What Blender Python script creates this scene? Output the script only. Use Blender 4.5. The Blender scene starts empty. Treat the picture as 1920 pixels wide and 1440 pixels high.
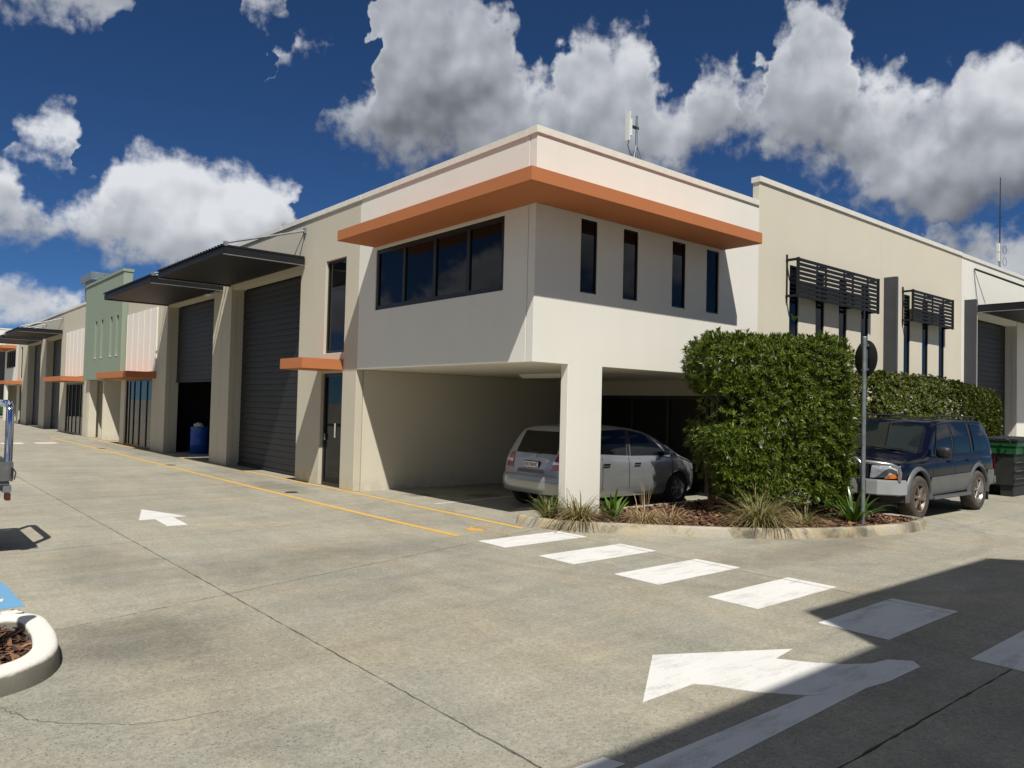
import bpy, bmesh, math, random
import numpy as np
from mathutils import Vector, Matrix
random.seed(7); RNG = np.random.default_rng(11)
SC = bpy.context.scene
COL = SC.collection
R = math.radians

# ------------------------------------------------------------------ camera
cam_data = bpy.data.cameras.new('camera')
cam_data.sensor_width = 36.0
cam_data.lens = 1445.55 / 1920.0 * 36.0
cam_data.clip_start = 0.05
cam_data.clip_end = 4000.0
cam = bpy.data.objects.new('camera', cam_data)
COL.objects.link(cam)
rt = Vector((0.76485426, -0.64374665, 0.02425316)); up = Vector((-0.0378073, -0.00727288, 0.99925858))
fw = Vector((0.64309297, 0.76520413, 0.02990101))
cam.matrix_world = Matrix(((rt.x, up.x, -fw.x, -7.6942), (rt.y, up.y, -fw.y, -8.6892), (rt.z, up.z, -fw.z, 1.8), (0, 0, 0, 1)))
SC.camera = cam

# ------------------------------------------------------------------ sun, exposure
SUN_DIR = Vector((0.50, 0.85, -1.44)).normalized()          # direction the light travels
sun_data = bpy.data.lights.new('sun', 'SUN')
sun_data.energy = 5.0
sun_data.angle = R(0.53)
sun_data.color = (1.0, 0.955, 0.87)
sun = bpy.data.objects.new('sun', sun_data)
sun.rotation_euler = SUN_DIR.to_track_quat('-Z', 'Y').to_euler()
COL.objects.link(sun)
SC.view_settings.view_transform = 'Standard'
SC.view_settings.look = 'None'
SC.view_settings.exposure = 0.08
SC.view_settings.gamma = 1.0
SC.view_settings.use_curve_mapping = False
SC.render.engine = 'CYCLES'
SC.cycles.use_denoising = True
SC.cycles.max_bounces = 6
SC.cycles.diffuse_bounces = 3
SC.cycles.glossy_bounces = 3
SC.cycles.transparent_max_bounces = 8
SC.cycles.caustics_reflective = False
SC.cycles.caustics_refractive = False

# ------------------------------------------------------------------ world: clear sky with cumulus
SKY = 0.052
CLO, CHI = -0.20, 1.20
TINT = (0.62, 0.93, 1.16, 1)
world = bpy.data.worlds.new('World'); SC.world = world; world.use_nodes = True
WT = world.node_tree
for n in list(WT.nodes): WT.nodes.remove(n)
class NT:
    """small node-tree writer"""
    def __init__(s, tree): s.t = tree
    def add(s, typ, **kw):
        n = s.t.nodes.new(typ)
        for k, v in kw.items(): setattr(n, k, v)
        return n
    def link(s, a, b): s.t.links.new(a, b)
    def put(s, sock, v):
        if hasattr(v, 'is_output'): s.link(v, sock)
        else: sock.default_value = v
    def math(s, op, a, b=None, c=None, clamp=False):
        n = s.add('ShaderNodeMath', operation=op, use_clamp=clamp)
        for i, v in enumerate((a, b, c)):
            if v is not None: s.put(n.inputs[i], v)
        return n.outputs[0]
    def vmath(s, op, a, b=None, c=None):
        n = s.add('ShaderNodeVectorMath', operation=op)
        for i, v in enumerate((a, b, c)):
            if v is not None: s.put(n.inputs[i], v)
        return n.outputs['Value'] if op in ('LENGTH', 'DOT_PRODUCT', 'DISTANCE') else n.outputs[0]
    def rng(s, v, a, b, c, d, smooth=False):
        n = s.add('ShaderNodeMapRange', interpolation_type='SMOOTHSTEP' if smooth else 'LINEAR')
        s.put(n.inputs[0], v)
        for i, q in enumerate((a, b, c, d)): s.put(n.inputs[i + 1], q)
        return n.outputs[0]
    def noise(s, vec, scale, detail=4, rough=0.5, dist=0.0, lac=2.0, dim='3D'):
        n = s.add('ShaderNodeTexNoise', noise_dimensions=dim)
        if vec is not None: s.link(vec, n.inputs['Vector'])
        n.inputs['Scale'].default_value = scale; n.inputs['Detail'].default_value = detail
        n.inputs['Roughness'].default_value = rough; n.inputs['Distortion'].default_value = dist
        n.inputs['Lacunarity'].default_value = lac
        return n.outputs['Fac']
    def mix(s, f, a, b, mode='MIX'):
        n = s.add('ShaderNodeMix', data_type='RGBA', blend_type=mode)
        s.put(n.inputs[0], f); s.put(n.inputs[6], a); s.put(n.inputs[7], b)
        return n.outputs[2]
# cumulus banks as bands between a lower and an upper edge over azimuth; the sequence
# mirrors on round the rest of the horizon. t = azimuth / span, value = elevation / 40 degrees
A0, A1 = 5.2, 74.6
T1 = [(0.0, 0.3612), (0.0219, 0.3602), (0.0321, 0.3236), (0.0486, 0.2998), (0.0808, 0.3188), (0.0941, 0.3447), (0.1099, 0.393), (0.1401, 0.401), (0.1787, 0.4055), (0.2036, 0.4068), (0.2291, 0.4078), (0.2473, 0.3919), (0.2647, 0.3753), (0.2721, 0.3467), (0.2774, 0.1468), (0.2817, 0.499), (0.2925, 0.5309), (0.3252, 0.547), (0.3418, 0.5735), (0.3485, 0.6729), (0.3557, 0.7363), (0.4037, 0.7587), (0.4609, 0.7493), (0.484, 0.7039), (0.5041, 0.6316), (0.5215, 0.5899), (0.5416, 0.586), (0.5543, 0.6406), (0.5761, 0.6632), (0.6046, 0.6638), (0.6328, 0.6458), (0.6485, 0.5949), (0.6608, 0.5584), (0.6802, 0.5541), (0.6912, 0.5992), (0.7264, 0.6029), (0.7381, 0.5682), (0.7571, 0.5612), (0.766, 0.6327), (0.7815, 0.6454), (0.7891, 0.6786), (0.8144, 0.6879), (0.8341, 0.6527), (0.8462, 0.58), (0.863, 0.5404), (0.8863, 0.5464), (0.9135, 0.5313), (0.9333, 0.518), (0.9462, 0.5634), (0.9692, 0.5667), (1.0, 0.5667)]
B1 = [(0.0, 0.2444), (0.0341, 0.2389), (0.0808, 0.2279), (0.1099, 0.2118), (0.1787, 0.2167), (0.2291, 0.2395), (0.2473, 0.2559), (0.2647, 0.3044), (0.2721, 0.3439), (0.2774, 0.4239), (0.2817, 0.4903), (0.2979, 0.4672), (0.3252, 0.4539), (0.3754, 0.4336), (0.4609, 0.4183), (0.5761, 0.4077), (0.6328, 0.4066), (0.6884, 0.4264), (0.7264, 0.4498), (0.7529, 0.4512), (0.784, 0.4299), (0.8243, 0.3982), (0.8438, 0.3652), (0.8909, 0.3325), (0.918, 0.3199), (0.9441, 0.3254), (0.9692, 0.3312), (1.0, 0.3271)]
T2 = [(0.0, 0.3316), (0.0159, 0.3777), (0.0219, 0.4108), (0.0341, 0.4383), (0.0465, 0.4482), (0.0613, 0.444), (0.0699, 0.4192), (0.0747, 0.3885), (0.0786, 0.2782), (0.1886, 0.3009), (0.2369, 0.3093), (0.2436, 0.5867), (0.2604, 0.6133), (0.2817, 0.6262), (0.3006, 0.6222), (0.3077, 0.5925), (0.3143, 0.3204), (0.8243, 0.324), (0.8534, 0.5466), (0.863, 0.5602), (0.8863, 0.562), (0.9046, 0.5376), (0.918, 0.3115), (1.0, 0.2993)]
B2 = [(0.0, 0.3782), (0.0159, 0.3699), (0.0219, 0.3602), (0.0341, 0.3601), (0.0465, 0.3639), (0.0613, 0.3764), (0.0699, 0.3831), (0.0747, 0.3885), (0.0786, 0.3775), (0.1886, 0.406), (0.2369, 0.5024), (0.2436, 0.5834), (0.2604, 0.5874), (0.2817, 0.5938), (0.3006, 0.601), (0.3077, 0.6171), (0.3143, 0.5178), (0.8243, 0.5122), (0.8534, 0.5225), (0.8863, 0.5068), (0.9046, 0.5102), (0.918, 0.491), (1.0, 0.4706)]
T3 = [(0.0, 0.6191), (0.0941, 0.6594), (0.104, 0.6273), (0.1099, 0.3863), (0.1986, 0.4083), (0.2076, 0.6708), (0.2291, 0.6846), (0.2499, 0.6827), (0.2583, 0.6382), (0.2647, 0.4216), (1.0, 0.3939)]
B3 = [(0.0, 0.5527), (0.0341, 0.553), (0.055, 0.5633), (0.0721, 0.5814), (0.083, 0.5581), (0.0941, 0.5827), (0.104, 0.6199), (0.1099, 0.6659), (0.1986, 0.6978), (0.2076, 0.654), (0.2291, 0.6494), (0.2499, 0.6534), (0.2583, 0.6772), (0.2647, 0.7318), (1.0, 0.6719)]
T4 = [(0.0, 0.1636), (0.026, 0.1754), (0.0465, 0.1666), (0.055, 0.1554), (0.0699, 0.1748), (0.0786, 0.1591), (0.0941, 0.0392), (0.3143, 0.0535), (0.3585, 0.1922), (0.4037, 0.2824), (0.4609, 0.3054), (0.4955, 0.2396), (0.5301, 0.1429), (0.5646, 0.2222), (0.6216, 0.3184), (0.6829, 0.2886), (0.721, 0.2026), (0.7529, 0.1267), (0.784, 0.2374), (0.8243, 0.2528), (0.8486, 0.1614), (0.8677, 0.0714), (0.9068, 0.2878), (0.918, 0.2947), (0.9355, 0.2837), (0.9483, 0.3025), (0.9651, 0.2874), (0.9774, 0.3079), (1.0, 0.3112)]
B4 = [(0.0, 0.1146), (0.0465, 0.1203), (0.0786, 0.1332), (0.0941, 0.1614), (0.3143, 0.1307), (0.3585, 0.1145), (0.4609, 0.1203), (0.5301, 0.1626), (0.6216, 0.1257), (0.7529, 0.1455), (0.8243, 0.1259), (0.8486, 0.1973), (0.8677, 0.2665), (0.9068, 0.2826), (0.918, 0.2693), (0.9355, 0.2249), (1.0, 0.1861)]
BR = [(0.0, 0.95), (0.035, 0.95), (0.0817, 0.95), (0.141, 1.0), (0.2613, 1.0), (0.2799, 0.62), (0.3482, 0.66), (0.4045, 0.68), (0.4904, 0.66), (0.5538, 0.78), (0.6221, 0.85), (0.6669, 0.8), (0.7427, 0.75), (0.8097, 0.8), (0.8537, 0.85), (0.8911, 0.95), (0.9181, 0.62), (0.9569, 0.85), (1.0, 0.85)]
DK = [(0.0, 0.51), (0.0516, 0.47), (0.1177, 0.57), (0.1895, 0.63), (0.2613, 0.65), (0.2799, 0.39), (0.3482, 0.35), (0.4617, 0.32), (0.5192, 0.37), (0.6052, 0.47), (0.6889, 0.49), (0.7689, 0.45), (0.8441, 0.45), (0.8911, 0.39), (0.9356, 0.32), (1.0, 0.35)]
def curve3(w, t, tabs):
    n = w.add('ShaderNodeRGBCurve'); mp = n.mapping; mp.use_clip = False
    for ch, tab in zip(range(3), tabs):
        c = mp.curves[ch]; c.points[0].location = tab[0]; c.points[-1].location = tab[-1]
        for x, y in tab[1:-1]: c.points.new(x, y)
        for p in c.points: p.handle_type = 'VECTOR'
    mp.update()
    cb = w.add('ShaderNodeCombineXYZ')
    for i in range(3): w.link(t, cb.inputs[i])
    w.link(cb.outputs[0], n.inputs['Color'])
    sp = w.add('ShaderNodeSeparateXYZ'); w.link(n.outputs[0], sp.inputs[0]); return sp.outputs
def billow_group():
    g = bpy.data.node_groups.new('cloud_billow', 'ShaderNodeTree')
    g.interface.new_socket('UV', in_out='INPUT', socket_type='NodeSocketVector'); g.interface.new_socket('Lumps', in_out='OUTPUT', socket_type='NodeSocketFloat')
    q = NT(g); gi = q.add('NodeGroupInput'); go = q.add('NodeGroupOutput'); uv = gi.outputs[0]
    n1 = q.noise(uv, 0.12, 3.5, 0.5, 0.0, dim='2D')
    vo = q.add('ShaderNodeTexVoronoi', feature='SMOOTH_F1', voronoi_dimensions='2D', normalize=True); vo.inputs['Smoothness'].default_value = 0.55
    q.link(uv, vo.inputs['Vector']); vo.inputs['Scale'].default_value = 0.23; vo.inputs['Detail'].default_value = 2.0; vo.inputs['Roughness'].default_value = 0.52
    q.link(q.math('ADD', q.math('MULTIPLY', q.math('SUBTRACT', n1, 0.5), 2.6), q.math('MULTIPLY', q.math('SUBTRACT', 0.40, vo.outputs['Distance']), 2.0)), go.inputs[0])
    return g
def build_world():
    w = NT(WT)
    tc = w.add('ShaderNodeTexCoord')
    nrm = w.vmath('NORMALIZE', tc.outputs['Generated'])
    sx = w.add('ShaderNodeSeparateXYZ'); w.link(nrm, sx.inputs[0])
    az = w.math('MULTIPLY', w.math('ARCTAN2', sx.outputs[0], sx.outputs[1]), 180 / math.pi)
    el = w.math('MULTIPLY', w.math('ARCSINE', sx.outputs[2]), 180 / math.pi)
    cb = w.add('ShaderNodeCombineXYZ'); w.link(az, cb.inputs[0]); w.link(el, cb.inputs[1])
    uv = cb.outputs[0]
    wn = w.add('ShaderNodeTexNoise', noise_dimensions='2D'); w.link(uv, wn.inputs['Vector']); wn.inputs['Scale'].default_value = 0.5; wn.inputs['Detail'].default_value = 3
    ws = w.add('ShaderNodeSeparateXYZ'); w.link(w.vmath('SUBTRACT', wn.outputs['Color'], (0.5, 0.5, 0.5)), ws.inputs[0])
    azw = w.math('MULTIPLY_ADD', ws.outputs[0], 4.2, az); elw = w.math('MULTIPLY_ADD', ws.outputs[1], 1.8, el)
    t = w.math('DIVIDE', w.math('PINGPONG', w.math('SUBTRACT', azw, A0), A1 - A0), A1 - A0)
    e = w.math('DIVIDE', elw, 40.0)
    c1 = curve3(w, t, (T1, B1, BR)); c2 = curve3(w, t, (T2, B2, DK)); c3 = curve3(w, t, (T3, B3, T4)); c4 = curve3(w, t, (B4, B4, B4))
    fields = []
    for tp, bt in ((c1[0], c1[1]), (c2[0], c2[1]), (c3[0], c3[1]), (c3[2], c4[0])):
        fields.append(w.math('MINIMUM', w.math('SUBTRACT', tp, e), w.math('MULTIPLY', w.math('SUBTRACT', e, bt), 0.85)))
    # scattered cloud higher up, on a flat layer overhead
    lay = w.vmath('MULTIPLY', nrm, (1, 1, 0)); dv = w.vmath('SCALE', lay); w.link(w.math('DIVIDE', 1.0, w.math('MAXIMUM', sx.outputs[2], 0.2)), dv.node.inputs['Scale'])
    high = w.math('MULTIPLY', w.math('SUBTRACT', w.noise(dv, 1.15, 4, 0.5, 0.0, dim='2D'), 0.54), 0.55)
    fields.append(w.math('SUBTRACT', high, w.rng(el, 30.0, 37.0, 0.5, 0.0)))
    F = fields[0]
    for f in fields[1:]: F = w.math('MAXIMUM', F, f)
    base = w.math('MINIMUM', w.math('MULTIPLY', F, 40.0 / 1.5), 1.6)             # in units of 1.5 degrees
    grp = billow_group()
    def bill(off):
        n = w.add('ShaderNodeGroup'); n.node_tree = grp; w.link(w.vmath('ADD', uv, off), n.inputs[0]); return n.outputs[0]
    fine = w.math('SUBTRACT', w.noise(uv, 0.9, 6, 0.58, 0.0, dim='2D'), 0.5)
    b0 = bill((0, 0, 0)); b1 = bill((-0.5, 0.95, 0))
    dens = w.math('ADD', w.math('ADD', base, b0), w.math('MULTIPLY', fine, 1.8))
    alpha = w.rng(dens, CLO, CHI, 0.0, 1.0, smooth=True)
    alpha = w.math('MULTIPLY', alpha, w.rng(el, -1.0, 1.0, 0.0, 1.0))
    # light falls from above: crowns bright, bases grey, billows modelled by their slope to the sun
    h = w.math('DIVIDE', w.math('SUBTRACT', e, c1[1]), w.math('MAXIMUM', w.math('SUBTRACT', c1[0], c1[1]), 0.05))
    h = w.math('ADD', h, w.math('MULTIPLY', b0, 0.20))
    hs = w.rng(h, 0.05, 1.0, 0.0, 1.0, smooth=True)
    hs = w.math('MAXIMUM', hs, w.math('MULTIPLY', w.math('GREATER_THAN', w.math('SUBTRACT', w.math('MAXIMUM', w.math('MAXIMUM', fields[1], fields[4]), fields[3]), fields[0]), 0.0), 0.62))
    em = w.math('ADD', w.math('MULTIPLY', w.math('SUBTRACT', b0, b1), 0.25), w.math('MULTIPLY', fine, 0.10))
    rim = w.math('MULTIPLY', w.rng(dens, 1.5, 0.2, 0.0, 0.20), w.rng(h, 0.1, 0.6, 0.0, 1.0))
    val = w.math('ADD', w.math('ADD', w.math('MULTIPLY_ADD', w.math('SUBTRACT', c1[2], c2[2]), hs, c2[2]), em), rim)
    dim3 = w.math('GREATER_THAN', w.math('SUBTRACT', fields[2], w.math('MAXIMUM', fields[0], w.math('MAXIMUM', fields[1], 0.0))), 0.0)
    val = w.math('SUBTRACT', val, w.math('MULTIPLY', dim3, 0.42))
    ramp = w.add('ShaderNodeValToRGB'); w.link(val, ramp.inputs[0])
    cr = ramp.color_ramp
    cr.elements[0].position = 0.0; cr.elements[0].color = (0.085, 0.098, 0.128, 1)
    cr.elements[1].position = 1.0; cr.elements[1].color = (0.86, 0.885, 0.93, 1)
    k = cr.elements.new(0.30); k.color = (0.20, 0.215, 0.25, 1)
    k = cr.elements.new(0.65); k.color = (0.48, 0.51, 0.565, 1)
    cloud = w.vmath('SCALE', ramp.outputs[0]); cloud.node.inputs['Scale'].default_value = 0.80 / SKY
    sky = w.add('ShaderNodeTexSky', sky_type='NISHITA', sun_disc=False)
    sky.sun_elevation = math.asin(-SUN_DIR.z); sky.sun_rotation = math.atan2(-SUN_DIR.x, -SUN_DIR.y) % (2 * math.pi)
    sky.altitude = 900; sky.air_density = 0.62; sky.dust_density = 0.12; sky.ozone_density = 7.0
    bg = w.add('ShaderNodeBackground'); bg.inputs[1].default_value = SKY
    blue = w.mix(1.0, sky.outputs[0], TINT, 'MULTIPLY')
    w.link(w.mix(alpha, blue, cloud), bg.inputs[0])
    out = w.add('ShaderNodeOutputWorld'); w.link(bg.outputs[0], out.inputs[0])
build_world()
try:
    world.cycles.sampling_method = 'MANUAL'; world.cycles.sample_map_resolution = 512
except Exception: pass

# ------------------------------------------------------------------ materials
MATS = {}
def base_mat(name):
    m = bpy.data.materials.new(name); m.use_nodes = True
    t = m.node_tree; b = t.nodes['Principled BSDF']; MATS[name] = m
    return m, NT(t), b
def simple(name, col, rough=0.5, metal=0.0, var=0.12, scale=6.0, bump=0.0, bscale=80.0, spec=0.5, coat=0.0):
    m, q, b = base_mat(name)
    tc = q.add('ShaderNodeTexCoord').outputs['Object']
    n = q.noise(tc, scale, 5, 0.6)
    c = q.mix(q.rng(n, 0.3, 0.7, 0, 1), tuple(x * (1 - var) for x in col) + (1,), tuple(min(1, x * (1 + var)) for x in col) + (1,))
    q.link(c, b.inputs['Base Color'])
    b.inputs['Roughness'].default_value = rough; b.inputs['Metallic'].default_value = metal
    b.inputs['Specular IOR Level'].default_value = spec
    b.inputs['Coat Weight'].default_value = coat; b.inputs['Coat Roughness'].default_value = 0.04
    if bump:
        bn = q.add('ShaderNodeBump'); bn.inputs['Strength'].default_value = bump; bn.inputs['Distance'].default_value = 0.01
        q.link(q.noise(tc, bscale, 4, 0.6), bn.inputs['Height']); q.link(bn.outputs[0], b.inputs['Normal'])
    return m
def wall_mat(name, col):
    m, q, b = base_mat(name)
    tc = q.add('ShaderNodeTexCoord').outputs['Object']
    big = q.noise(tc, 0.45, 4, 0.6)
    st = q.vmath('MULTIPLY', tc, (2.2, 2.2, 0.16)); streak = q.noise(st, 1.6, 5, 0.65)
    f = q.math('ADD', q.math('MULTIPLY', q.math('SUBTRACT', big, 0.5), 0.14), q.math('MULTIPLY', q.math('SUBTRACT', streak, 0.5), 0.06))
    sp = q.add('ShaderNodeSeparateXYZ'); q.link(tc, sp.inputs[0])
    splash = q.math('MULTIPLY', q.rng(sp.outputs[2], 0.35, 0.0, 0.0, 0.22), q.rng(q.noise(tc, 5, 4, 0.6), 0.35, 0.65, 0, 1))   # splash dirt
    f = q.math('SUBTRACT', q.math('ADD', 1.0, f), splash)
    c = q.vmath('SCALE', tuple(col)); q.link(f, c.node.inputs['Scale'])
    q.link(c, b.inputs['Base Color']); b.inputs['Roughness'].default_value = 0.78; b.inputs['Specular IOR Level'].default_value = 0.25
    bn = q.add('ShaderNodeBump'); bn.inputs['Strength'].default_value = 0.12; bn.inputs['Distance'].default_value = 0.006
    q.link(q.math('ADD', q.noise(tc, 55, 5, 0.6), q.math('MULTIPLY', big, 3.0)), bn.inputs['Height']); q.link(bn.outputs[0], b.inputs['Normal'])
    return m
wall_mat('white_wall', (0.755, 0.735, 0.67)); wall_mat('tan_wall', (0.55, 0.51, 0.41)); wall_mat('cream_wall', (0.63, 0.585, 0.475))
wall_mat('green_wall', (0.25, 0.305, 0.235)); wall_mat('orange_paint', (0.47, 0.170, 0.068)); wall_mat('pale_board', (0.80, 0.755, 0.69))
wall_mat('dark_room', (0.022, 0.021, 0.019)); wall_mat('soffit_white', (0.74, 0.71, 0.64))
simple('cap_metal', (0.74, 0.71, 0.63), 0.45, 0, 0.06)
simple('charcoal', (0.012, 0.013, 0.015), 0.55, 0, 0.15, 3, spec=0.25)
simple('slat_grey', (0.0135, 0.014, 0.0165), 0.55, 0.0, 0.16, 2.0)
simple('fin_grey', (0.052, 0.054, 0.064), 0.5, 0, 0.1, 3)
simple('frame_black', (0.012, 0.013, 0.014), 0.35, 0, 0.2)
simple('galv', (0.36, 0.38, 0.40), 0.42, 0.75, 0.25, 9)
simple('galv_post', (0.23, 0.27, 0.29), 0.5, 0.6, 0.3, 7, 0.1, 40)
simple('rubber', (0.022, 0.021, 0.020), 0.85, 0, 0.3, 12, 0.3, 60)
simple('dusty_rubber', (0.062, 0.052, 0.042), 0.9, 0, 0.35, 9, 0.3, 60)
simple('alloy', (0.42, 0.40, 0.38), 0.32, 0.8, 0.25, 14)
simple('dirty_alloy', (0.22, 0.18, 0.15), 0.5, 0.5, 0.35, 14)
simple('bar_alloy', (0.72, 0.72, 0.72), 0.25, 0.9, 0.08, 20)
simple('chrome', (0.80, 0.80, 0.82), 0.08, 1.0, 0.05)
simple('silver_paint', (0.36, 0.375, 0.39), 0.30, 0.55, 0.05, 4, coat=0.8)
simple('navy_paint', (0.003, 0.004, 0.012), 0.14, 0.0, 0.25, 5, coat=0.0, spec=0.22)
simple('grey_trim', (0.125, 0.135, 0.145), 0.42, 0.3, 0.12, 5, coat=0.2)
simple('bumper_silver', (0.46, 0.48, 0.50), 0.38, 0.4, 0.08, 5, coat=0.3)
simple('black_plastic', (0.018, 0.018, 0.019), 0.5, 0, 0.2, 10)
simple('red_lens', (0.30, 0.008, 0.012), 0.12, 0, 0.2, 30, coat=1.0)
simple('clear_lens', (0.55, 0.60, 0.66), 0.10, 0.35, 0.3, 22, coat=1.0)
simple('amber_lens', (0.60, 0.16, 0.02), 0.15, 0, 0.2, 30, coat=1.0)
simple('plate_white', (0.78, 0.77, 0.75), 0.4, 0, 0.04)
simple('plate_ink_red', (0.20, 0.015, 0.03), 0.5)
simple('plate_ink_blue', (0.03, 0.05, 0.28), 0.5)
def white_kerb_mat():
    m, q, b = base_mat('kerb_white')
    tc = q.add('ShaderNodeTexCoord').outputs['Object']; sp = q.add('ShaderNodeSeparateXYZ'); q.link(tc, sp.inputs[0])
    n = q.noise(tc, 4.0, 6, 0.7); f = q.noise(tc, 45, 4, 0.7)
    paint = q.rng(q.math('ADD', sp.outputs[2], q.math('MULTIPLY', q.math('SUBTRACT', n, 0.5), 0.05)), 0.112, 0.130, 0.0, 1.0)    # only the top was painted
    grime = q.mix(n, (0.10, 0.095, 0.08, 1), (0.25, 0.235, 0.19, 1)); white = q.mix(q.rng(f, 0.3, 0.7, 0, 1), (0.66, 0.64, 0.57, 1), (0.78, 0.76, 0.69, 1))
    q.link(q.mix(paint, grime, white), b.inputs['Base Color']); b.inputs['Roughness'].default_value = 0.85
    bn = q.add('ShaderNodeBump'); bn.inputs['Strength'].default_value = 0.4; bn.inputs['Distance'].default_value = 0.006
    q.link(q.math('ADD', f, q.math('MULTIPLY', n, 2.0)), bn.inputs['Height']); q.link(bn.outputs[0], b.inputs['Normal'])
white_kerb_mat()
simple('blue_drum', (0.02, 0.10, 0.42), 0.4, 0, 0.15)
simple('paper_white', (0.55, 0.54, 0.50), 0.8, 0, 0.1, 10)
simple('bin_green', (0.006, 0.075, 0.020), 0.5, 0, 0.25, 6)
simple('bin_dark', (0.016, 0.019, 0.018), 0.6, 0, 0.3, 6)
simple('white_plastic', (0.75, 0.75, 0.70), 0.4, 0, 0.05)
simple('roof_metal', (0.40, 0.41, 0.40), 0.45, 0.5, 0.1, 3)
simple('tube_fitting', (0.70, 0.69, 0.62), 0.4, 0, 0.05)
simple('sign_back', (0.028, 0.030, 0.026), 0.5, 0.3, 0.3, 8)
simple('bark', (0.10, 0.065, 0.04), 0.9, 0, 0.4, 20, 0.6, 30)
simple('reo_steel', (0.09, 0.09, 0.09), 0.6, 0.4, 0.3)
def glass_mat(name, col, rough=0.025, ior=1.5):
    m, q, b = base_mat(name)
    tc = q.add('ShaderNodeTexCoord').outputs['Object']
    n = q.noise(tc, 1.7, 3, 0.5)
    q.link(q.mix(n, tuple(x * 0.7 for x in col) + (1,), tuple(x * 1.3 for x in col) + (1,)), b.inputs['Base Color'])
    b.inputs['Roughness'].default_value = rough; b.inputs['IOR'].default_value = ior; b.inputs['Specular IOR Level'].default_value = 0.30
    bn = q.add('ShaderNodeBump'); bn.inputs['Strength'].default_value = 0.03; bn.inputs['Distance'].default_value = 0.01
    q.link(q.noise(tc, 1.3, 2, 0.5), bn.inputs['Height']); q.link(bn.outputs[0], b.inputs['Normal'])
    return m
glass_mat('dark_glass', (0.005, 0.0055, 0.006)); glass_mat('car_glass', (0.004, 0.005, 0.0055)); glass_mat('teal_glass', (0.005, 0.009, 0.009))
def concrete_mat():
    m, q, b = base_mat('concrete')
    tc = q.add('ShaderNodeTexCoord').outputs['Object']
    oi = q.add('ShaderNodeObjectInfo').outputs['Random']
    big = q.noise(tc, 0.33, 5, 0.62, 0.6)
    drag = q.noise(q.vmath('MULTIPLY', tc, (1.6, 0.45, 1)), 1.1, 6, 0.68, 0.4)       # wear along the driving lane
    cross = q.noise(q.vmath('MULTIPLY', tc, (0.35, 1.9, 1)), 1.3, 6, 0.65, 0.3)      # broom and float marks
    mid = q.noise(tc, 6.0, 7, 0.74); gr = q.noise(tc, 26.0, 4, 0.7)
    fine = q.noise(tc, 85.0, 3, 0.75)
    f = q.math('MULTIPLY', q.math('SUBTRACT', big, 0.5), 0.45)
    f = q.math('ADD', f, q.math('MULTIPLY', q.math('SUBTRACT', drag, 0.5), 0.55))
    f = q.math('ADD', f, q.math('MULTIPLY', q.math('SUBTRACT', cross, 0.5), 0.50))
    f = q.math('ADD', f, q.math('MULTIPLY', q.math('SUBTRACT', mid, 0.5), 0.62))
    f = q.math('ADD', f, q.math('MULTIPLY', q.math('SUBTRACT', gr, 0.5), 1.0))
    f = q.math('ADD', f, q.math('MULTIPLY', q.math('SUBTRACT', fine, 0.5), 1.15))
    f = q.math('ADD', f, q.math('MULTIPLY', q.math('SUBTRACT', oi, 0.5), 0.09))
    vo = q.add('ShaderNodeTexVoronoi'); q.link(tc, vo.inputs['Vector']); vo.inputs['Scale'].default_value = 38.0
    wear = q.rng(mid, 0.36, 0.62, 0.15, 1.0)
    pits = q.math('MULTIPLY', q.rng(vo.outputs['Distance'], 0.30, 0.10, 0.0, 1.0), wear)   # exposed aggregate
    f = q.math('SUBTRACT', f, q.math('MULTIPLY', pits, 0.6))
    warm = q.rng(q.noise(tc, 0.7, 4, 0.6, 0.3), 0.40, 0.68, 0.0, 1.0)
    col = q.mix(warm, (0.296, 0.284, 0.234, 1), (0.33, 0.299, 0.225, 1))
    c = q.vmath('SCALE', col); q.link(q.math('ADD', 1.0, f), c.node.inputs['Scale'])
    # oil and tyre stains
    def stain(x, y, rx, ry, amt):
        d = q.vmath('LENGTH', q.vmath('MULTIPLY_ADD', tc, (1 / rx, 1 / ry, 0), (-x / rx, -y / ry, 0)))
        d = q.math('ADD', d, q.math('MULTIPLY', q.math('SUBTRACT', q.noise(tc, 2.6, 6, 0.65), 0.5), 1.3))
        return q.rng(d, 1.15, 0.35, 1.0, 1.0 - amt, smooth=True)
    s = stain(-6.0, -2.45, 0.7, 0.9, 0.32)
    for a in ((-2.6, -0.2, 1.6, 0.9, 0.16), (2.0, 3.6, 0.5, 0.4, 0.5), (0.9, 4.3, 0.35, 0.25, 0.5), (-4.0, -0.3, 1.6, 1.0, 0.15), (2.4, -3.4, 2.6, 0.55, 0.28), (-0.9, 6.8, 0.5, 1.6, 0.30), (-0.6, 11, 0.4, 2.0, 0.2), (-1.0, 1.2, 0.6, 0.9, 0.12), (-5.6, 0.6, 0.7, 1.5, 0.2), (-0.6, 20, 0.5, 6.0, 0.2)):
        s = q.math('MULTIPLY', s, stain(*a))
    for (x, y, r, amt) in ((3.6, -0.4, 4.35, 0.20), (3.6, -0.4, 5.75, 0.18), (-6.0, 6.0, 9.6, 0.12), (-6.0, 6.0, 8.2, 0.12)):      # faint turning tyre tracks
        d = q.vmath('LENGTH', q.vmath('MULTIPLY', q.vmath('SUBTRACT', tc, (x, y, 0)), (1, 1, 0)))
        d = q.math('ABSOLUTE', q.math('SUBTRACT', d, r)); tr = q.rng(d, 0.13, 0.05, 0.0, 1.0, smooth=True)
        s = q.math('MULTIPLY', s, q.math('SUBTRACT', 1.0, q.math('MULTIPLY', tr, q.rng(drag, 0.35, 0.7, 0.0, amt))))
    c2 = q.vmath('SCALE', c); q.link(s, c2.node.inputs['Scale'])
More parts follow.
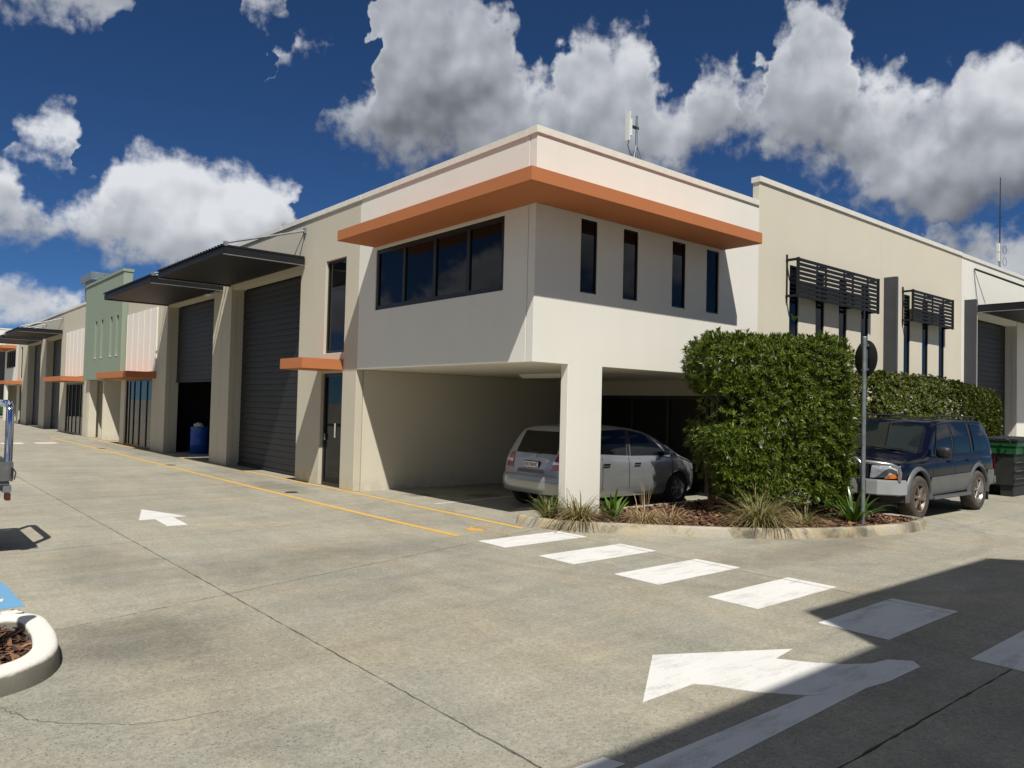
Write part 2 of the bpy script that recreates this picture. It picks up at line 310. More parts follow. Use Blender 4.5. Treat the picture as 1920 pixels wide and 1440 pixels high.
    q.link(c2, b.inputs['Base Color']); b.inputs['Roughness'].default_value = 0.86; b.inputs['Specular IOR Level'].default_value = 0.3
    bn = q.add('ShaderNodeBump'); bn.inputs['Strength'].default_value = 0.55; bn.inputs['Distance'].default_value = 0.006
    q.link(q.math('SUBTRACT', q.math('ADD', q.math('MULTIPLY', fine, 0.8), mid), pits), bn.inputs['Height']); q.link(bn.outputs[0], b.inputs['Normal'])
concrete_mat()
simple('joint_tar', (0.022, 0.020, 0.018), 0.9, 0, 0.3, 30)
simple('far_ground', (0.26, 0.25, 0.21), 0.9, 0, 0.2, 0.2)
def kerb_mat():
    m, q, b = base_mat('kerb_concrete')
    tc = q.add('ShaderNodeTexCoord').outputs['Object']
    n = q.noise(tc, 1.1, 6, 0.7, 0.5); f = q.noise(tc, 40, 4, 0.7)
    col = q.mix(q.rng(q.noise(tc, 2.1, 5, 0.6), 0.35, 0.65, 0, 1), (0.36, 0.34, 0.29, 1), (0.42, 0.35, 0.22, 1))
    dirt = q.rng(n, 0.48, 0.64, 1.0, 0.32)
    c = q.vmath('SCALE', col); q.link(q.math('MULTIPLY', dirt, q.rng(f, 0.2, 0.8, 0.8, 1.2)), c.node.inputs['Scale'])
    q.link(c, b.inputs['Base Color']); b.inputs['Roughness'].default_value = 0.9
    bn = q.add('ShaderNodeBump'); bn.inputs['Strength'].default_value = 0.5; bn.inputs['Distance'].default_value = 0.008
    q.link(f, bn.inputs['Height']); q.link(bn.outputs[0], b.inputs['Normal'])
kerb_mat()
def paint_mat(name, col, wear=0.5):
    """thin road paint, worn through to the concrete in scuffs"""
    m, q, b = base_mat(name)
    tc = q.add('ShaderNodeTexCoord').outputs['Object']
    a = q.noise(q.vmath('MULTIPLY', tc, (0.6, 2.2, 1)), 2.4, 7, 0.72, 0.2)
    g = q.noise(tc, 70, 3, 0.7)
    w = q.rng(q.math('ADD', a, q.math('MULTIPLY', q.math('SUBTRACT', g, 0.5), 0.35)), 0.47 + 0.16 * (1 - wear), 0.78, 0.0, 0.8)
    tone = q.mix(q.noise(tc, 1.5, 4, 0.6), tuple(x * 0.90 for x in col) + (1,), tuple(min(1, x * 1.05) for x in col) + (1,))
    q.link(q.mix(w, tone, (0.27, 0.26, 0.23, 1)), b.inputs['Base Color']); b.inputs['Roughness'].default_value = 0.7
    bn = q.add('ShaderNodeBump'); bn.inputs['Strength'].default_value = 0.3; bn.inputs['Distance'].default_value = 0.004
    q.link(g, bn.inputs['Height']); q.link(bn.outputs[0], b.inputs['Normal'])
paint_mat('road_white', (0.68, 0.675, 0.65), 0.8); paint_mat('road_yellow', (0.66, 0.40, 0.075), 0.75); paint_mat('road_blue', (0.14, 0.34, 0.55), 0.3)
paint_mat('yellow_spray', (0.62, 0.36, 0.05), 1.0)
def leaf_mat(name, c0, c1, c2, rough=0.38, trans=0.25):
    m, q, b = base_mat(name)
    geo = q.add('ShaderNodeNewGeometry'); rnd = geo.outputs['Random Per Island']
    ramp = q.add('ShaderNodeValToRGB'); q.link(rnd, ramp.inputs[0]); cr = ramp.color_ramp
    cr.elements[0].color = c0 + (1,); cr.elements[1].color = c2 + (1,); e = cr.elements.new(0.55); e.color = c1 + (1,)
    q.link(ramp.outputs[0], b.inputs['Base Color']); b.inputs['Roughness'].default_value = rough
    b.inputs['Specular IOR Level'].default_value = 0.5
    tr = q.add('ShaderNodeBsdfTranslucent'); q.link(q.mix(1.0, ramp.outputs[0], (1.25, 1.25, 0.45, 1), 'MULTIPLY'), tr.inputs[0])
    mx = q.add('ShaderNodeMixShader'); mx.inputs[0].default_value = trans
    out = q.t.nodes['Material Output']
    q.link(b.outputs[0], mx.inputs[1]); q.link(tr.outputs[0], mx.inputs[2]); q.link(mx.outputs[0], out.inputs[0])
leaf_mat('hedge_leaf', (0.038, 0.070, 0.008), (0.090, 0.138, 0.014), (0.20, 0.245, 0.030), 0.42)
leaf_mat('small_leaf', (0.040, 0.062, 0.008), (0.085, 0.108, 0.014), (0.16, 0.175, 0.028), 0.48)
leaf_mat('strap_leaf', (0.05, 0.11, 0.018), (0.085, 0.17, 0.028), (0.13, 0.22, 0.04), 0.3)
leaf_mat('grass_leaf', (0.11, 0.12, 0.035), (0.20, 0.19, 0.08), (0.36, 0.30, 0.16), 0.6)
leaf_mat('dry_leaf', (0.22, 0.14, 0.07), (0.34, 0.25, 0.14), (0.50, 0.41, 0.27), 0.7)
leaf_mat('mulch_chip', (0.045, 0.022, 0.012), (0.13, 0.055, 0.028), (0.27, 0.15, 0.08), 0.9, 0.0)
simple('mulch_soil', (0.055, 0.032, 0.02), 0.95, 0, 0.5, 14, 1.0, 40)

# ------------------------------------------------------------------ mesh helpers
def M(n): return MATS[n]
def link(o, parent=None):
    COL.objects.link(o)
    if parent is not None: o.parent = parent
    return o
def np_mesh(name, verts, quads, mat, parent=None, smooth=False, kind=None):
    verts = np.asarray(verts, np.float32).reshape(-1, 3); quads = np.asarray(quads, np.int32)
    k = quads.shape[1]; me = bpy.data.meshes.new(name)
    me.vertices.add(len(verts)); me.vertices.foreach_set('co', verts.ravel())
    me.loops.add(quads.size); me.loops.foreach_set('vertex_index', quads.ravel())
    me.polygons.add(len(quads)); me.polygons.foreach_set('loop_start', np.arange(0, quads.size, k, dtype=np.int32))
    me.polygons.foreach_set('loop_total', np.full(len(quads), k, np.int32))
    if smooth: me.polygons.foreach_set('use_smooth', np.ones(len(quads), bool))
    me.update(); me.validate()
    me.materials.append(M(mat)); o = bpy.data.objects.new(name, me)
    if kind: o['kind'] = kind
    return link(o, parent)
class MB:
    def __init__(s): s.v = []; s.f = []; s.smooth = []
    def add(s, vs, fs, sm=False):
        n = len(s.v); s.v += [tuple(v) for v in vs]; s.f += [tuple(i + n for i in f) for f in fs]; s.smooth += [sm] * len(fs); return s
    def box(s, x0, x1, y0, y1, z0, z1):
        if x0 > x1: x0, x1 = x1, x0
        if y0 > y1: y0, y1 = y1, y0
        vs = [(x, y, z) for x in (x0, x1) for y in (y0, y1) for z in (z0, z1)]
        return s.add(vs, [(0, 1, 3, 2), (4, 6, 7, 5), (0, 4, 5, 1), (2, 3, 7, 6), (0, 2, 6, 4), (1, 5, 7, 3)])
    def prism(s, poly, z0, z1):
        a = sum(poly[i][0] * poly[(i + 1) % len(poly)][1] - poly[(i + 1) % len(poly)][0] * poly[i][1] for i in range(len(poly)))
        if a < 0: poly = poly[::-1]
        n = len(poly); vs = [(x, y, z0) for x, y in poly] + [(x, y, z1) for x, y in poly]
        fs = [tuple(range(n - 1, -1, -1)), tuple(range(n, 2 * n))] + [(i, (i + 1) % n, n + (i + 1) % n, n + i) for i in range(n)]
        return s.add(vs, fs)
    def tube(s, pts, r, n=8, cap=True):
        pts = [Vector(p) for p in pts]; rr = r if isinstance(r, (list, tuple)) else [r] * len(pts)
        vs = []; fs = []; prev = None
        for i, p in enumerate(pts):
            d = (pts[min(i + 1, len(pts) - 1)] - pts[max(i - 1, 0)]).normalized()
            a = Vector((0, 0, 1)) if abs(d.z) < 0.95 else Vector((1, 0, 0))
            u = prev - d * prev.dot(d) if prev is not None else a.cross(d)
            u.normalize(); prev = u; w = d.cross(u)
            vs += [p + (u * math.cos(2 * math.pi * k / n) + w * math.sin(2 * math.pi * k / n)) * rr[i] for k in range(n)]
        for i in range(len(pts) - 1):
            fs += [(i * n + k, i * n + (k + 1) % n, (i + 1) * n + (k + 1) % n, (i + 1) * n + k) for k in range(n)]
        s.add(vs, fs, True)
        if cap:
            m = len(vs); s.add(vs[:n], [tuple(range(n - 1, -1, -1))]); s.add(vs[m - n:], [tuple(range(n))])
        return s
    def lathe(s, prof, axis='y', c=(0, 0, 0), n=28):
        """prof: (radius, along) pairs, closed only if first == last"""
        vs = []; fs = []; m = len(prof)
        for k in range(n):
            a = 2 * math.pi * k / n; ca, sa = math.cos(a), math.sin(a)
            for r, h in prof:
                q = {'y': (r * ca, h, r * sa), 'x': (h, r * ca, r * sa), 'z': (r * ca, r * sa, h)}[axis]
                vs.append((q[0] + c[0], q[1] + c[1], q[2] + c[2]))
        for k in range(n):
            for i in range(m - 1): fs.append((k * m + i, k * m + i + 1, ((k + 1) % n) * m + i + 1, ((k + 1) % n) * m + i))
        return s.add(vs, fs, True)
    def build(s, name, mat, parent=None, bevel=0.0, loc=None, fixn=False, kind=None, seg=2):
        me = bpy.data.meshes.new(name); me.from_pydata(s.v, [], s.f)
        if bevel or fixn:
            bm = bmesh.new(); bm.from_mesh(me)
            for i, f in enumerate(bm.faces): f.smooth = s.smooth[i]
            if fixn: bmesh.ops.remove_doubles(bm, verts=bm.verts, dist=1e-5); bmesh.ops.recalc_face_normals(bm, faces=bm.faces)
            if bevel:
                es = [e for e in bm.edges if len(e.link_faces) == 2 and e.calc_face_angle(0) > 0.5]
                bmesh.ops.bevel(bm, geom=es, offset=bevel, segments=seg, affect='EDGES', clamp_overlap=True)
            bm.to_mesh(me); bm.free()
        else:
            me.polygons.foreach_set('use_smooth', s.smooth)
        me.update(); me.materials.append(M(mat))
        o = bpy.data.objects.new(name, me)
        if kind: o['kind'] = kind
        if loc is not None: o.location = loc
        return link(o, parent)
def box(name, mat, parent, x0, x1, y0, y1, z0, z1, bevel=0.0):
    return MB().box(x0, x1, y0, y1, z0, z1).build(name, mat, parent, bevel)
def wall(name, mat, parent, plane, c, th, u0, u1, z0, z1, holes=(), bevel=0.0):
    """slab with openings; plane 'x' -> front face x=c, body towards +x ; plane 'y' likewise"""
    us = sorted({u0, u1} | {min(max(v, u0), u1) for h in holes for v in h[:2]}); zs = sorted({z0, z1} | {min(max(v, z0), z1) for h in holes for v in h[2:]})
    full = {}
    for i in range(len(us) - 1):
        for j in range(len(zs) - 1):
            mu, mz = (us[i] + us[i + 1]) / 2, (zs[j] + zs[j + 1]) / 2
            full[i, j] = not any(h[0] < mu < h[1] and h[2] < mz < h[3] for h in holes)
    b = MB(); P = (lambda u, z, d: (c + d, u, z)) if plane == 'x' else (lambda u, z, d: (u, c + d, z))
    for (i, j), on in full.items():
        if not on: continue
        a, e, f, g = us[i], us[i + 1], zs[j], zs[j + 1]
        b.add([P(a, f, 0), P(e, f, 0), P(e, g, 0), P(a, g, 0)], [(0, 1, 2, 3)]); b.add([P(a, f, th), P(e, f, th), P(e, g, th), P(a, g, th)], [(3, 2, 1, 0)])
        for di, dj, p, q in ((-1, 0, (a, f), (a, g)), (1, 0, (e, g), (e, f)), (0, -1, (e, f), (a, f)), (0, 1, (a, g), (e, g))):
            if not full.get((i + di, j + dj), False):
                b.add([P(*p, 0), P(*q, 0), P(*q, th), P(*p, th)], [(0, 1, 2, 3)])
    return b.build(name, mat, parent, bevel, fixn=True, seg=1)
def empty(name, loc=(0, 0, 0), label=None, cat=None, group=None, kind=None):
    o = bpy.data.objects.new(name, None); o.location = loc; o.empty_display_size = 0.2; COL.objects.link(o)
    tag(o, label, cat, group, kind); return o
def tag(o, label=None, cat=None, group=None, kind=None):
    if label: o['label'] = label
    if cat: o['category'] = cat
    if group: o['group'] = group
    if kind: o['kind'] = kind
    return o
def place_child(o, parent):
    """keep world-space mesh data while parenting to an empty that is not at the origin"""
    o.parent = parent; o.matrix_parent_inverse = Matrix.Translation(-parent.location); return o
def text_obj(name, s, size, mat, parent, mw, depth=0.002):
    cu = bpy.data.curves.new(name, 'FONT'); cu.body = s; cu.size = size; cu.extrude = depth; cu.align_x = 'CENTER'; cu.align_y = 'CENTER'; cu.resolution_u = 3
    t = bpy.data.objects.new(name + '_c', cu); COL.objects.link(t)
    dg = bpy.context.evaluated_depsgraph_get(); dg.update()
    me = bpy.data.meshes.new_from_object(t.evaluated_get(dg)); bpy.data.objects.remove(t); bpy.data.curves.remove(cu)
    me.transform(mw); me.materials.clear(); me.materials.append(M(mat)); me.name = name
    o = bpy.data.objects.new(name, me); return link(o, parent)
def copies(mesh_obj, n, step, parent, first=1):
    """repeat a piece n times along step, sharing its mesh"""
    for k in range(first, n):
        c = mesh_obj.copy(); COL.objects.link(c); c.parent = parent
        c.location = Vector(mesh_obj.location) + Vector(step) * k

# ------------------------------------------------------------------ ground
def smooth_path(pts, sub=6):
    P = [Vector(p) for p in pts]; out = []
    for i in range(len(P) - 1):
        p0 = P[max(i - 1, 0)]; p1 = P[i]; p2 = P[i + 1]; p3 = P[min(i + 2, len(P) - 1)]
        for k in range(sub):
            t = k / sub; out.append(0.5 * ((2 * p1) + (p2 - p0) * t + (2 * p0 - 5 * p1 + 4 * p2 - p3) * t * t + (3 * p1 - p0 - 3 * p2 + p3) * t ** 3))
    out.append(P[-1]); return out
ground = np_mesh('ground', [(-900, -900, -0.09), (900, -900, -0.09), (900, 900, -0.09), (-900, 900, -0.09)], [(0, 1, 2, 3)], 'far_ground')
tag(ground, 'wide concrete yard and driveway of pale slabs', None, None, 'structure')
tar = np_mesh('joint_bed', [(-30, -30, -0.022), (60, -30, -0.022), (60, 70, -0.022), (-30, 70, -0.022)], [(0, 1, 2, 3)], 'joint_tar', ground)
def slab(poly, g=0.0075):
    c = Vector((sum(p[0] for p in poly) / len(poly), sum(p[1] for p in poly) / len(poly)))
    # inset every edge by g; joint edges wander a little like saw cuts that have chipped
    pts = [Vector(p) for p in poly]; n = len(pts)
    a = sum(pts[i].x * pts[(i + 1) % n].y - pts[(i + 1) % n].x * pts[i].y for i in range(n))
    if a < 0: pts = pts[::-1]
    ed = []
    for i in range(n):
        d = (pts[(i + 1) % n] - pts[i]).normalized(); ed.append((pts[i] + Vector((-d.y, d.x)) * g, d))
    out = []
    for i in range(n):
        p, d = ed[i - 1]; q, e = ed[i]; cr = d.x * e.y - d.y * e.x
        t = ((q.x - p.x) * e.y - (q.y - p.y) * e.x) / cr; out.append(p + d * t)
    fin = []
    for i in range(n):
        a0, b0 = out[i], out[(i + 1) % n]; L = (b0 - a0).length; d = (b0 - a0) / L; m = min(60, max(1, int(L / 0.07))) if L < 12 and c.length < 14 else 1
        for k in range(m):
            w = random.uniform(-0.0055, 0.0055) if 0 < k else 0
            fin.append(a0 + d * (L * k / m) + Vector((-d.y, d.x)) * w)
    MB().prism([(p.x, p.y) for p in fin], -0.05, 0.0).build('concrete_slab', 'concrete', ground)
XS = [-30, -17, -11, -5.03, 0.035]
cross = lambda x, k: {0: -6.74, 1: -0.15 + (x - 0.1) * 0.262, 2: 2.3 + (x - 0.1) * 0.10, 3: 6.6, 4: 11.0, 5: 16.0, 6: 21.0, 7: 27.0, 8: 33.0, 9: 40.0, 10: 48.0, 11: 70.0}[k]
for i in range(len(XS) - 1):
    a, b = XS[i], XS[i + 1]
    slab([(a, -30), (b, -30), (b, -14), (a, -14)]); slab([(a, -14), (b, -14), (b, -6.74), (a, -6.74)])
    for k in range(11):
        slab([(a, cross(a, k)), (b, cross(b, k)), (b, cross(b, k + 1)), (a, cross(a, k + 1))])
for (a, b) in ((0.035, 5.9), (5.9, 11.5), (11.5, 17), (17, 24), (24, 34), (34, 60)):
    for (y0, y1) in ((-30, -14), (-14, -6.74), (-6.74, -3.7 if a > 5 else 0.0), (-3.7 if a > 5 else 0.0, 5.5), (5.5, 12), (12, 70)): slab([(a, y0), (b, y0), (b, y1), (a, y1)])
def mark(name, poly, mat='road_white', z=0.0035):
    a = sum(poly[i][0] * poly[(i + 1) % len(poly)][1] - poly[(i + 1) % len(poly)][0] * poly[i][1] for i in range(len(poly)))
    if a < 0: poly = poly[::-1]
    return MB().prism(poly, z - 0.003, z).build(name, mat, ground)
for k, (y0, y1) in enumerate(((-1.07, -0.50), (-2.31, -1.71), (-3.55, -2.94), (-4.71, -4.16), (-5.88, -5.28), (-7.05, -6.47))):
    xl = -1.34 + 0.03 * (k > 3) * (k - 3)
    mark('painted_stripe', [(xl, y0), (0.026, y0 + 0.018), (0.026, y1 + 0.018), (xl, y1)]); mark('painted_stripe', [(0.044, y0 + 0.018), (0.17, y0 + 0.02), (0.16, y1 + 0.02), (0.044, y1 + 0.018)])
for k, x in enumerate((-3.75, -2.65)): mark('painted_stripe', [(x, 24.9), (x + 0.7, 24.87), (x + 0.7, 25.6), (x, 25.63)])
mark('painted_arrow', [(-4.18, 4.73), (-3.82, 3.62), (-4.02, 3.60), (-4.06, 2.78), (-4.34, 2.80), (-4.30, 3.55), (-4.52, 3.55)])
mark('painted_arrow', [(-3.18, -5.0), (-2.18, -5.54), (-2.50, -5.59), (-2.36, -5.80), (-2.2, -5.96), (-2.02, -6.07), (-1.83, -6.10), (-1.70, -6.23), (-1.80, -6.32), (-2.3, -6.32), (-2.72, -6.26), (-3.0, -6.12), (-3.22, -5.88), (-3.36, -5.62), (-3.43, -5.55), (-3.95, -5.56)])
mark('painted_line', [(-4.95, -6.10), (-4.95, -6.36), (-2.55, -6.285), (-2.70, -6.262), (-3.02, -6.118)])
mark('painted_line', [(-5.4, -5.90), (-4.70, -5.93), (-4.66, -6.05), (-5.4, -6.0)])
def stripe_line(name, pts, w, mat):
    L = [Vector(p) for p in pts]; a = []; b = []
    for i, p in enumerate(L):
        d = (L[min(i + 1, len(L) - 1)] - L[max(0, i - 1)]).normalized(); n = Vector((-d.y, d.x)) * w / 2
        a.append(p + n); b.append(p - n)
    m = MB(); vs = [(p.x, p.y, 0.0035) for p in a] + [(p.x, p.y, 0.0035) for p in b]; k = len(L)
    m.add(vs, [(i, k + i, k + i + 1, i + 1) for i in range(k - 1)])
    return m.build(name, mat, ground, fixn=True)
stripe_line('yellow_line', [(-1.33, -0.05), (-1.38, 1.5), (-1.42, 4), (-1.42, 13.6), (-1.40, 22), (-1.45, 29.5)], 0.105, 'road_yellow')
stripe_line('yellow_line', [(-0.12, -0.02), (-0.11, 3), (-0.06, 5.6), (-0.12, 7.4), (-0.14, 12), (-0.12, 20), (-0.14, 29)], 0.10, 'road_yellow')
stripe_line('bay_line', [(0.35, 2.98), (3.0, 3.3), (5.8, 3.35)], 0.07, 'road_white')
# scribbled yellow spray mark between the lines
m = MB()
for k in range(7):
    t = k / 7 * 2 * math.pi; r = 0.22
stripe_line('spray_mark', [(-0.62 + 0.20 * math.cos(t), 0.18 + 0.34 * math.sin(t)) for t in [0.3 + i * 0.5 for i in range(11)]], 0.045, 'yellow_spray')
mark('spray_mark', [(-0.86, 0.46), (-0.70, 0.28), (-0.72, 0.14), (-0.80, 0.10), (-0.92, 0.26)], 'yellow_spray', 0.0045)
ck = smooth_path([(-7.02, -3.40), (-6.94, -3.62), (-6.82, -3.80), (-6.51, -4.06), (-6.28, -4.15), (-6.05, -4.17)], 9)
stripe_line('crack', [(q.x + random.uniform(-0.012, 0.012), q.y + random.uniform(-0.014, 0.014)) for q in ck], 0.0028, 'joint_tar')
# accessible bay: blue panel with the white wheelchair figure
mark('painted_panel', [(-7.75, 0.16), (-6.60, 0.13), (-6.57, -0.96), (-7.75, -1.02)], 'road_blue')
def ring(cx, cy, r0, r1, a0, a1, n=14):
    return [(cx + r1 * math.cos(a0 + (a1 - a0) * i / n), cy + r1 * math.sin(a0 + (a1 - a0) * i / n)) for i in range(n + 1)] + [(cx + r0 * math.cos(a1 - (a1 - a0) * i / n), cy + r0 * math.sin(a1 - (a1 - a0) * i / n)) for i in range(n + 1)]
mark('painted_symbol', ring(-7.05, -0.42, 0.17, 0.23, R(-200), R(60)), 'road_white', 0.0075)
mark('painted_symbol', [(-7.0, -0.36), (-6.90, -0.36), (-6.78, -0.62), (-6.68, -0.60), (-6.70, -0.70), (-6.84, -0.72), (-6.95, -0.45), (-7.0, -0.45)], 'road_white', 0.0075)
mark('painted_symbol', [(-7.05, -0.05), (-6.98, -0.05), (-6.98, -0.38), (-7.05, -0.38)], 'road_white', 0.0105)
mark('painted_symbol', ring(-7.02, 0.03, 0.0, 0.06, 0, 2 * math.pi - 0.01), 'road_white', 0.0075)
# small round drain covers in the gutter
for (x, y) in ((-1.11, 5.87), (-1.24, 13.31), (-1.25, 21.2)):
    d = empty('drain_cover', (x, y, 0)); d.parent = ground
    MB().lathe([(0.0, 0.006), (0.12, 0.006), (0.135, 0.003), (0.135, -0.01)], 'z').build('rim', 'bin_dark', d)
# ------------------------------------------------------------------ kerbs and garden beds
def sweep(name, path, prof, mat, closed=False, parent=None):
    """prof points (outward offset, z); outward = right-hand side of travel"""
    P = [Vector(p) for p in path]; n = len(P); m = len(prof); vs = []; fs = []
    for i, p in enumerate(P):
        a = P[i - 1] if (i > 0 or closed) else P[i]; b = P[(i + 1) % n] if (i < n - 1 or closed) else P[i]
        d = (b - a).normalized(); nn = Vector((d.y, -d.x))
        vs += [(p.x + nn.x * o, p.y + nn.y * o, z) for o, z in prof]
    rngn = n if closed else n - 1
    for i in range(rngn):
        j = (i + 1) % n
        fs += [(i * m + k, j * m + k, j * m + k + 1, i * m + k + 1) for k in range(m - 1)]
    b = MB().add(vs, fs, True)
    if not closed: b.add(vs[:m], [tuple(range(m))]); b.add(vs[-m:], [tuple(range(m - 1, -1, -1))])
    return b.build(name, mat, parent, fixn=True)
KP = [(0.10, 0.42), (0.11, 0.1), (0.22, -0.42), (0.96, -1.33), (2.02, -2.37), (2.8, -2.88), (3.55, -3.22), (4.65, -3.48), (5.35, -3.50), (5.74, -3.36), (5.86, -3.0), (5.88, -1.2), (5.88, -0.2)]
kpath = smooth_path(KP)
prof = [(0.0, -0.03), (-0.012, 0.02), (-0.035, 0.115), (-0.050, 0.135), (-0.075, 0.142), (-0.15, 0.138), (-0.16, 0.12), (-0.16, -0.03)]
tag(sweep('kerb', kpath, prof, 'kerb_concrete'), 'stained concrete kerb curving round the corner garden bed', None, None, 'structure')
ik = sweep('kerb', [(5.86, 0.28), (3.0, 0.28), (1.56, 0.28)], [(o, z * 0.95) for o, z in prof], 'kerb_concrete')
tag(ik, 'low straight concrete kerb between the hatchback and the corner bed', None, None, 'structure')
def bed(name, poly, z, label):
    # grid clipped to polygon, gently lumpy
    xs = [p[0] for p in poly]; ys = [p[1] for p in poly]
    def inside(x, y):
        c = False; n = len(poly)
        for i in range(n):
            x1, y1 = poly[i]; x2, y2 = poly[i - 1]
            if (y1 > y) != (y2 > y) and x < (x2 - x1) * (y - y1) / (y2 - y1) + x1: c = not c
        return c
    bm = bmesh.new(); vs = [bm.verts.new((x, y, z)) for x, y in poly]; f = bm.faces.new(vs)
    bmesh.ops.triangulate(bm, faces=[f])
    for _ in range(4):
        bmesh.ops.subdivide_edges(bm, edges=[e for e in bm.edges if e.calc_length() > 0.16], cuts=1, use_grid_fill=True)
        bmesh.ops.triangulate(bm, faces=bm.faces[:])
    bm.normal_update()
    for v in bm.verts:
        if not v.is_boundary: v.co.z += random.uniform(-0.015, 0.03)
    if sum(f.normal.z for f in bm.faces) < 0: bmesh.ops.reverse_faces(bm, faces=bm.faces[:])
    me = bpy.data.meshes.new(name); bm.to_mesh(me); bm.free(); me.materials.append(M('mulch_soil'))
    o = bpy.data.objects.new(name, me); link(o); tag(o, label, None, None, 'structure'); return o, inside
inner = [(p.x, p.y) for p in [Vector((q.x, q.y)) for q in kpath]]
def inset_poly(path, d):
    P = [Vector(p) for p in path]; out = []
    for i, p in enumerate(P):
        a = P[max(i - 1, 0)]; b = P[min(i + 1, len(P) - 1)]; t = (b - a).normalized(); out.append((p.x - t.y * d, p.y + t.x * d))
    return out
bp = inset_poly(kpath, 0.13) + [(5.8, 0.15), (1.56, 0.15), (1.5, 0.05), (0.3, 0.05), (0.24, 0.36)]
garden, in_garden = bed('garden_soil', inset_poly(kpath[5:], 0.13) + [(5.8, 0.2), (1.56, 0.2), (1.56, -0.02), (0.74, -0.02), (0.74, 0.12), (0.3, 0.12)], 0.085, 'bark mulch soil of the corner garden bed')
def chips(name, inside, bounds, n, z, label, size=(0.02, 0.07)):
    V = []; k = 0
    while k < n:
        x = random.uniform(bounds[0], bounds[1]); y = random.uniform(bounds[2], bounds[3])
        if not inside(x, y): continue
        k += 1; L = random.uniform(*size); w = L * random.uniform(0.15, 0.4); a = random.uniform(0, math.pi); tz = random.uniform(-0.5, 0.5) * L
        u = Vector((math.cos(a) * L, math.sin(a) * L, tz)); s = Vector((-math.sin(a) * w, math.cos(a) * w, random.uniform(-0.3, 0.3) * w)); c = Vector((x, y, z + random.uniform(0.005, 0.045)))
        V += [c - u - s, c + u - s, c + u + s, c - u + s]
    o = np_mesh(name, [tuple(v) for v in V], np.arange(len(V)).reshape(-1, 4), 'mulch_chip'); tag(o, label, None, None, 'stuff'); return o
chips('mulch', in_garden, (0.2, 5.8, -3.4, 0.2), 7000, 0.09, 'reddish bark chips scattered over the corner bed')
# white painted kerb island at the left edge of the picture
LK = [(-9.5, -4.1), (-7.6, -3.42), (-7.05, -3.22), (-6.80, -3.08), (-6.66, -2.86), (-6.60, -2.55), (-6.585, -2.25), (-6.60, -1.93), (-6.72, -1.78), (-6.95, -1.74), (-9.5, -1.72)]
lpath = smooth_path(LK)
lprof = [(0.014, -0.03), (0.010, 0.06), (0.002, 0.122), (-0.006, 0.138), (-0.022, 0.148), (-0.05, 0.151), (-0.128, 0.149), (-0.145, 0.142), (-0.150, 0.12), (-0.152, -0.03)]
tag(sweep('kerb', lpath, lprof, 'kerb_white'), 'white painted kerb of the rounded island at the left edge', None, None, 'structure')
isl, in_isl = bed('garden_soil', inset_poly(lpath, 0.14), 0.05, 'bark mulch soil inside the white kerbed island')
chips('mulch', in_isl, (-9.5, -6.6, -4.1, -1.7), 4500, 0.055, 'dark bark chips heaped inside the white kerbed island', (0.015, 0.05))

# ------------------------------------------------------------------ the warehouse building
WH = empty('warehouse_building', (0, 0, 0), 'long cream and tan warehouse with orange awnings, green panel and grey roller doors', 'building')
T = 0.16
def part(name, label=None):
    o = empty(name); o.parent = WH
    if label: o['label'] = label
    return o
def glazing(plane, c, u0, u1, z0, z1, n=1, name='window', frame=0.05, back=0.07, mat='dark_glass', mull=None, transom=(), dw=None):
    """window set back from wall face c: frame bars and separate panes"""
    w = part(name); m = MB()
    bx = (lambda a, b, f, g, d0, d1: m.box(c + d0, c + d1, a, b, f, g)) if plane == 'x' else (lambda a, b, f, g, d0, d1: m.box(a, b, c + d0, c + d1, f, g))
    d0, d1 = back, back + 0.06
    bx(u0, u0 + frame, z0, z1, d0, d1); bx(u1 - frame, u1, z0, z1, d0, d1)
    bx(u0 + frame, u1 - frame, z0, z0 + frame, d0, d1); bx(u0 + frame, u1 - frame, z1 - frame, z1, d0, d1)
    us = mull or [u0 + (u1 - u0) * k / n for k in range(1, n)]
    for u in us: bx(u - frame * 0.55, u + frame * 0.55, z0 + frame, z1 - frame, d0, d1)
    m.build('frame', 'frame_black', w, 0.004)
    ed = [u0 + frame * 0.5] + list(us) + [u1 - frame * 0.5]
    for i in range(len(ed) - 1):
        zz = [z0 + frame * 0.5] + list(transom) + [z1 - frame * 0.5]
        for j in range(len(zz) - 1):
            p = MB(); off = random.uniform(0, 0.004)
            (p.box(c + d0 + 0.025 + off, c + d0 + 0.032 + off, ed[i] + 0.004, ed[i + 1] - 0.004, zz[j] + 0.003, zz[j + 1] - 0.003) if plane == 'x' else p.box(ed[i] + 0.004, ed[i + 1] - 0.004, c + d0 + 0.025 + off, c + d0 + 0.032 + off, zz[j] + 0.003, zz[j + 1] - 0.003)).build('pane', mat, w)
    return w
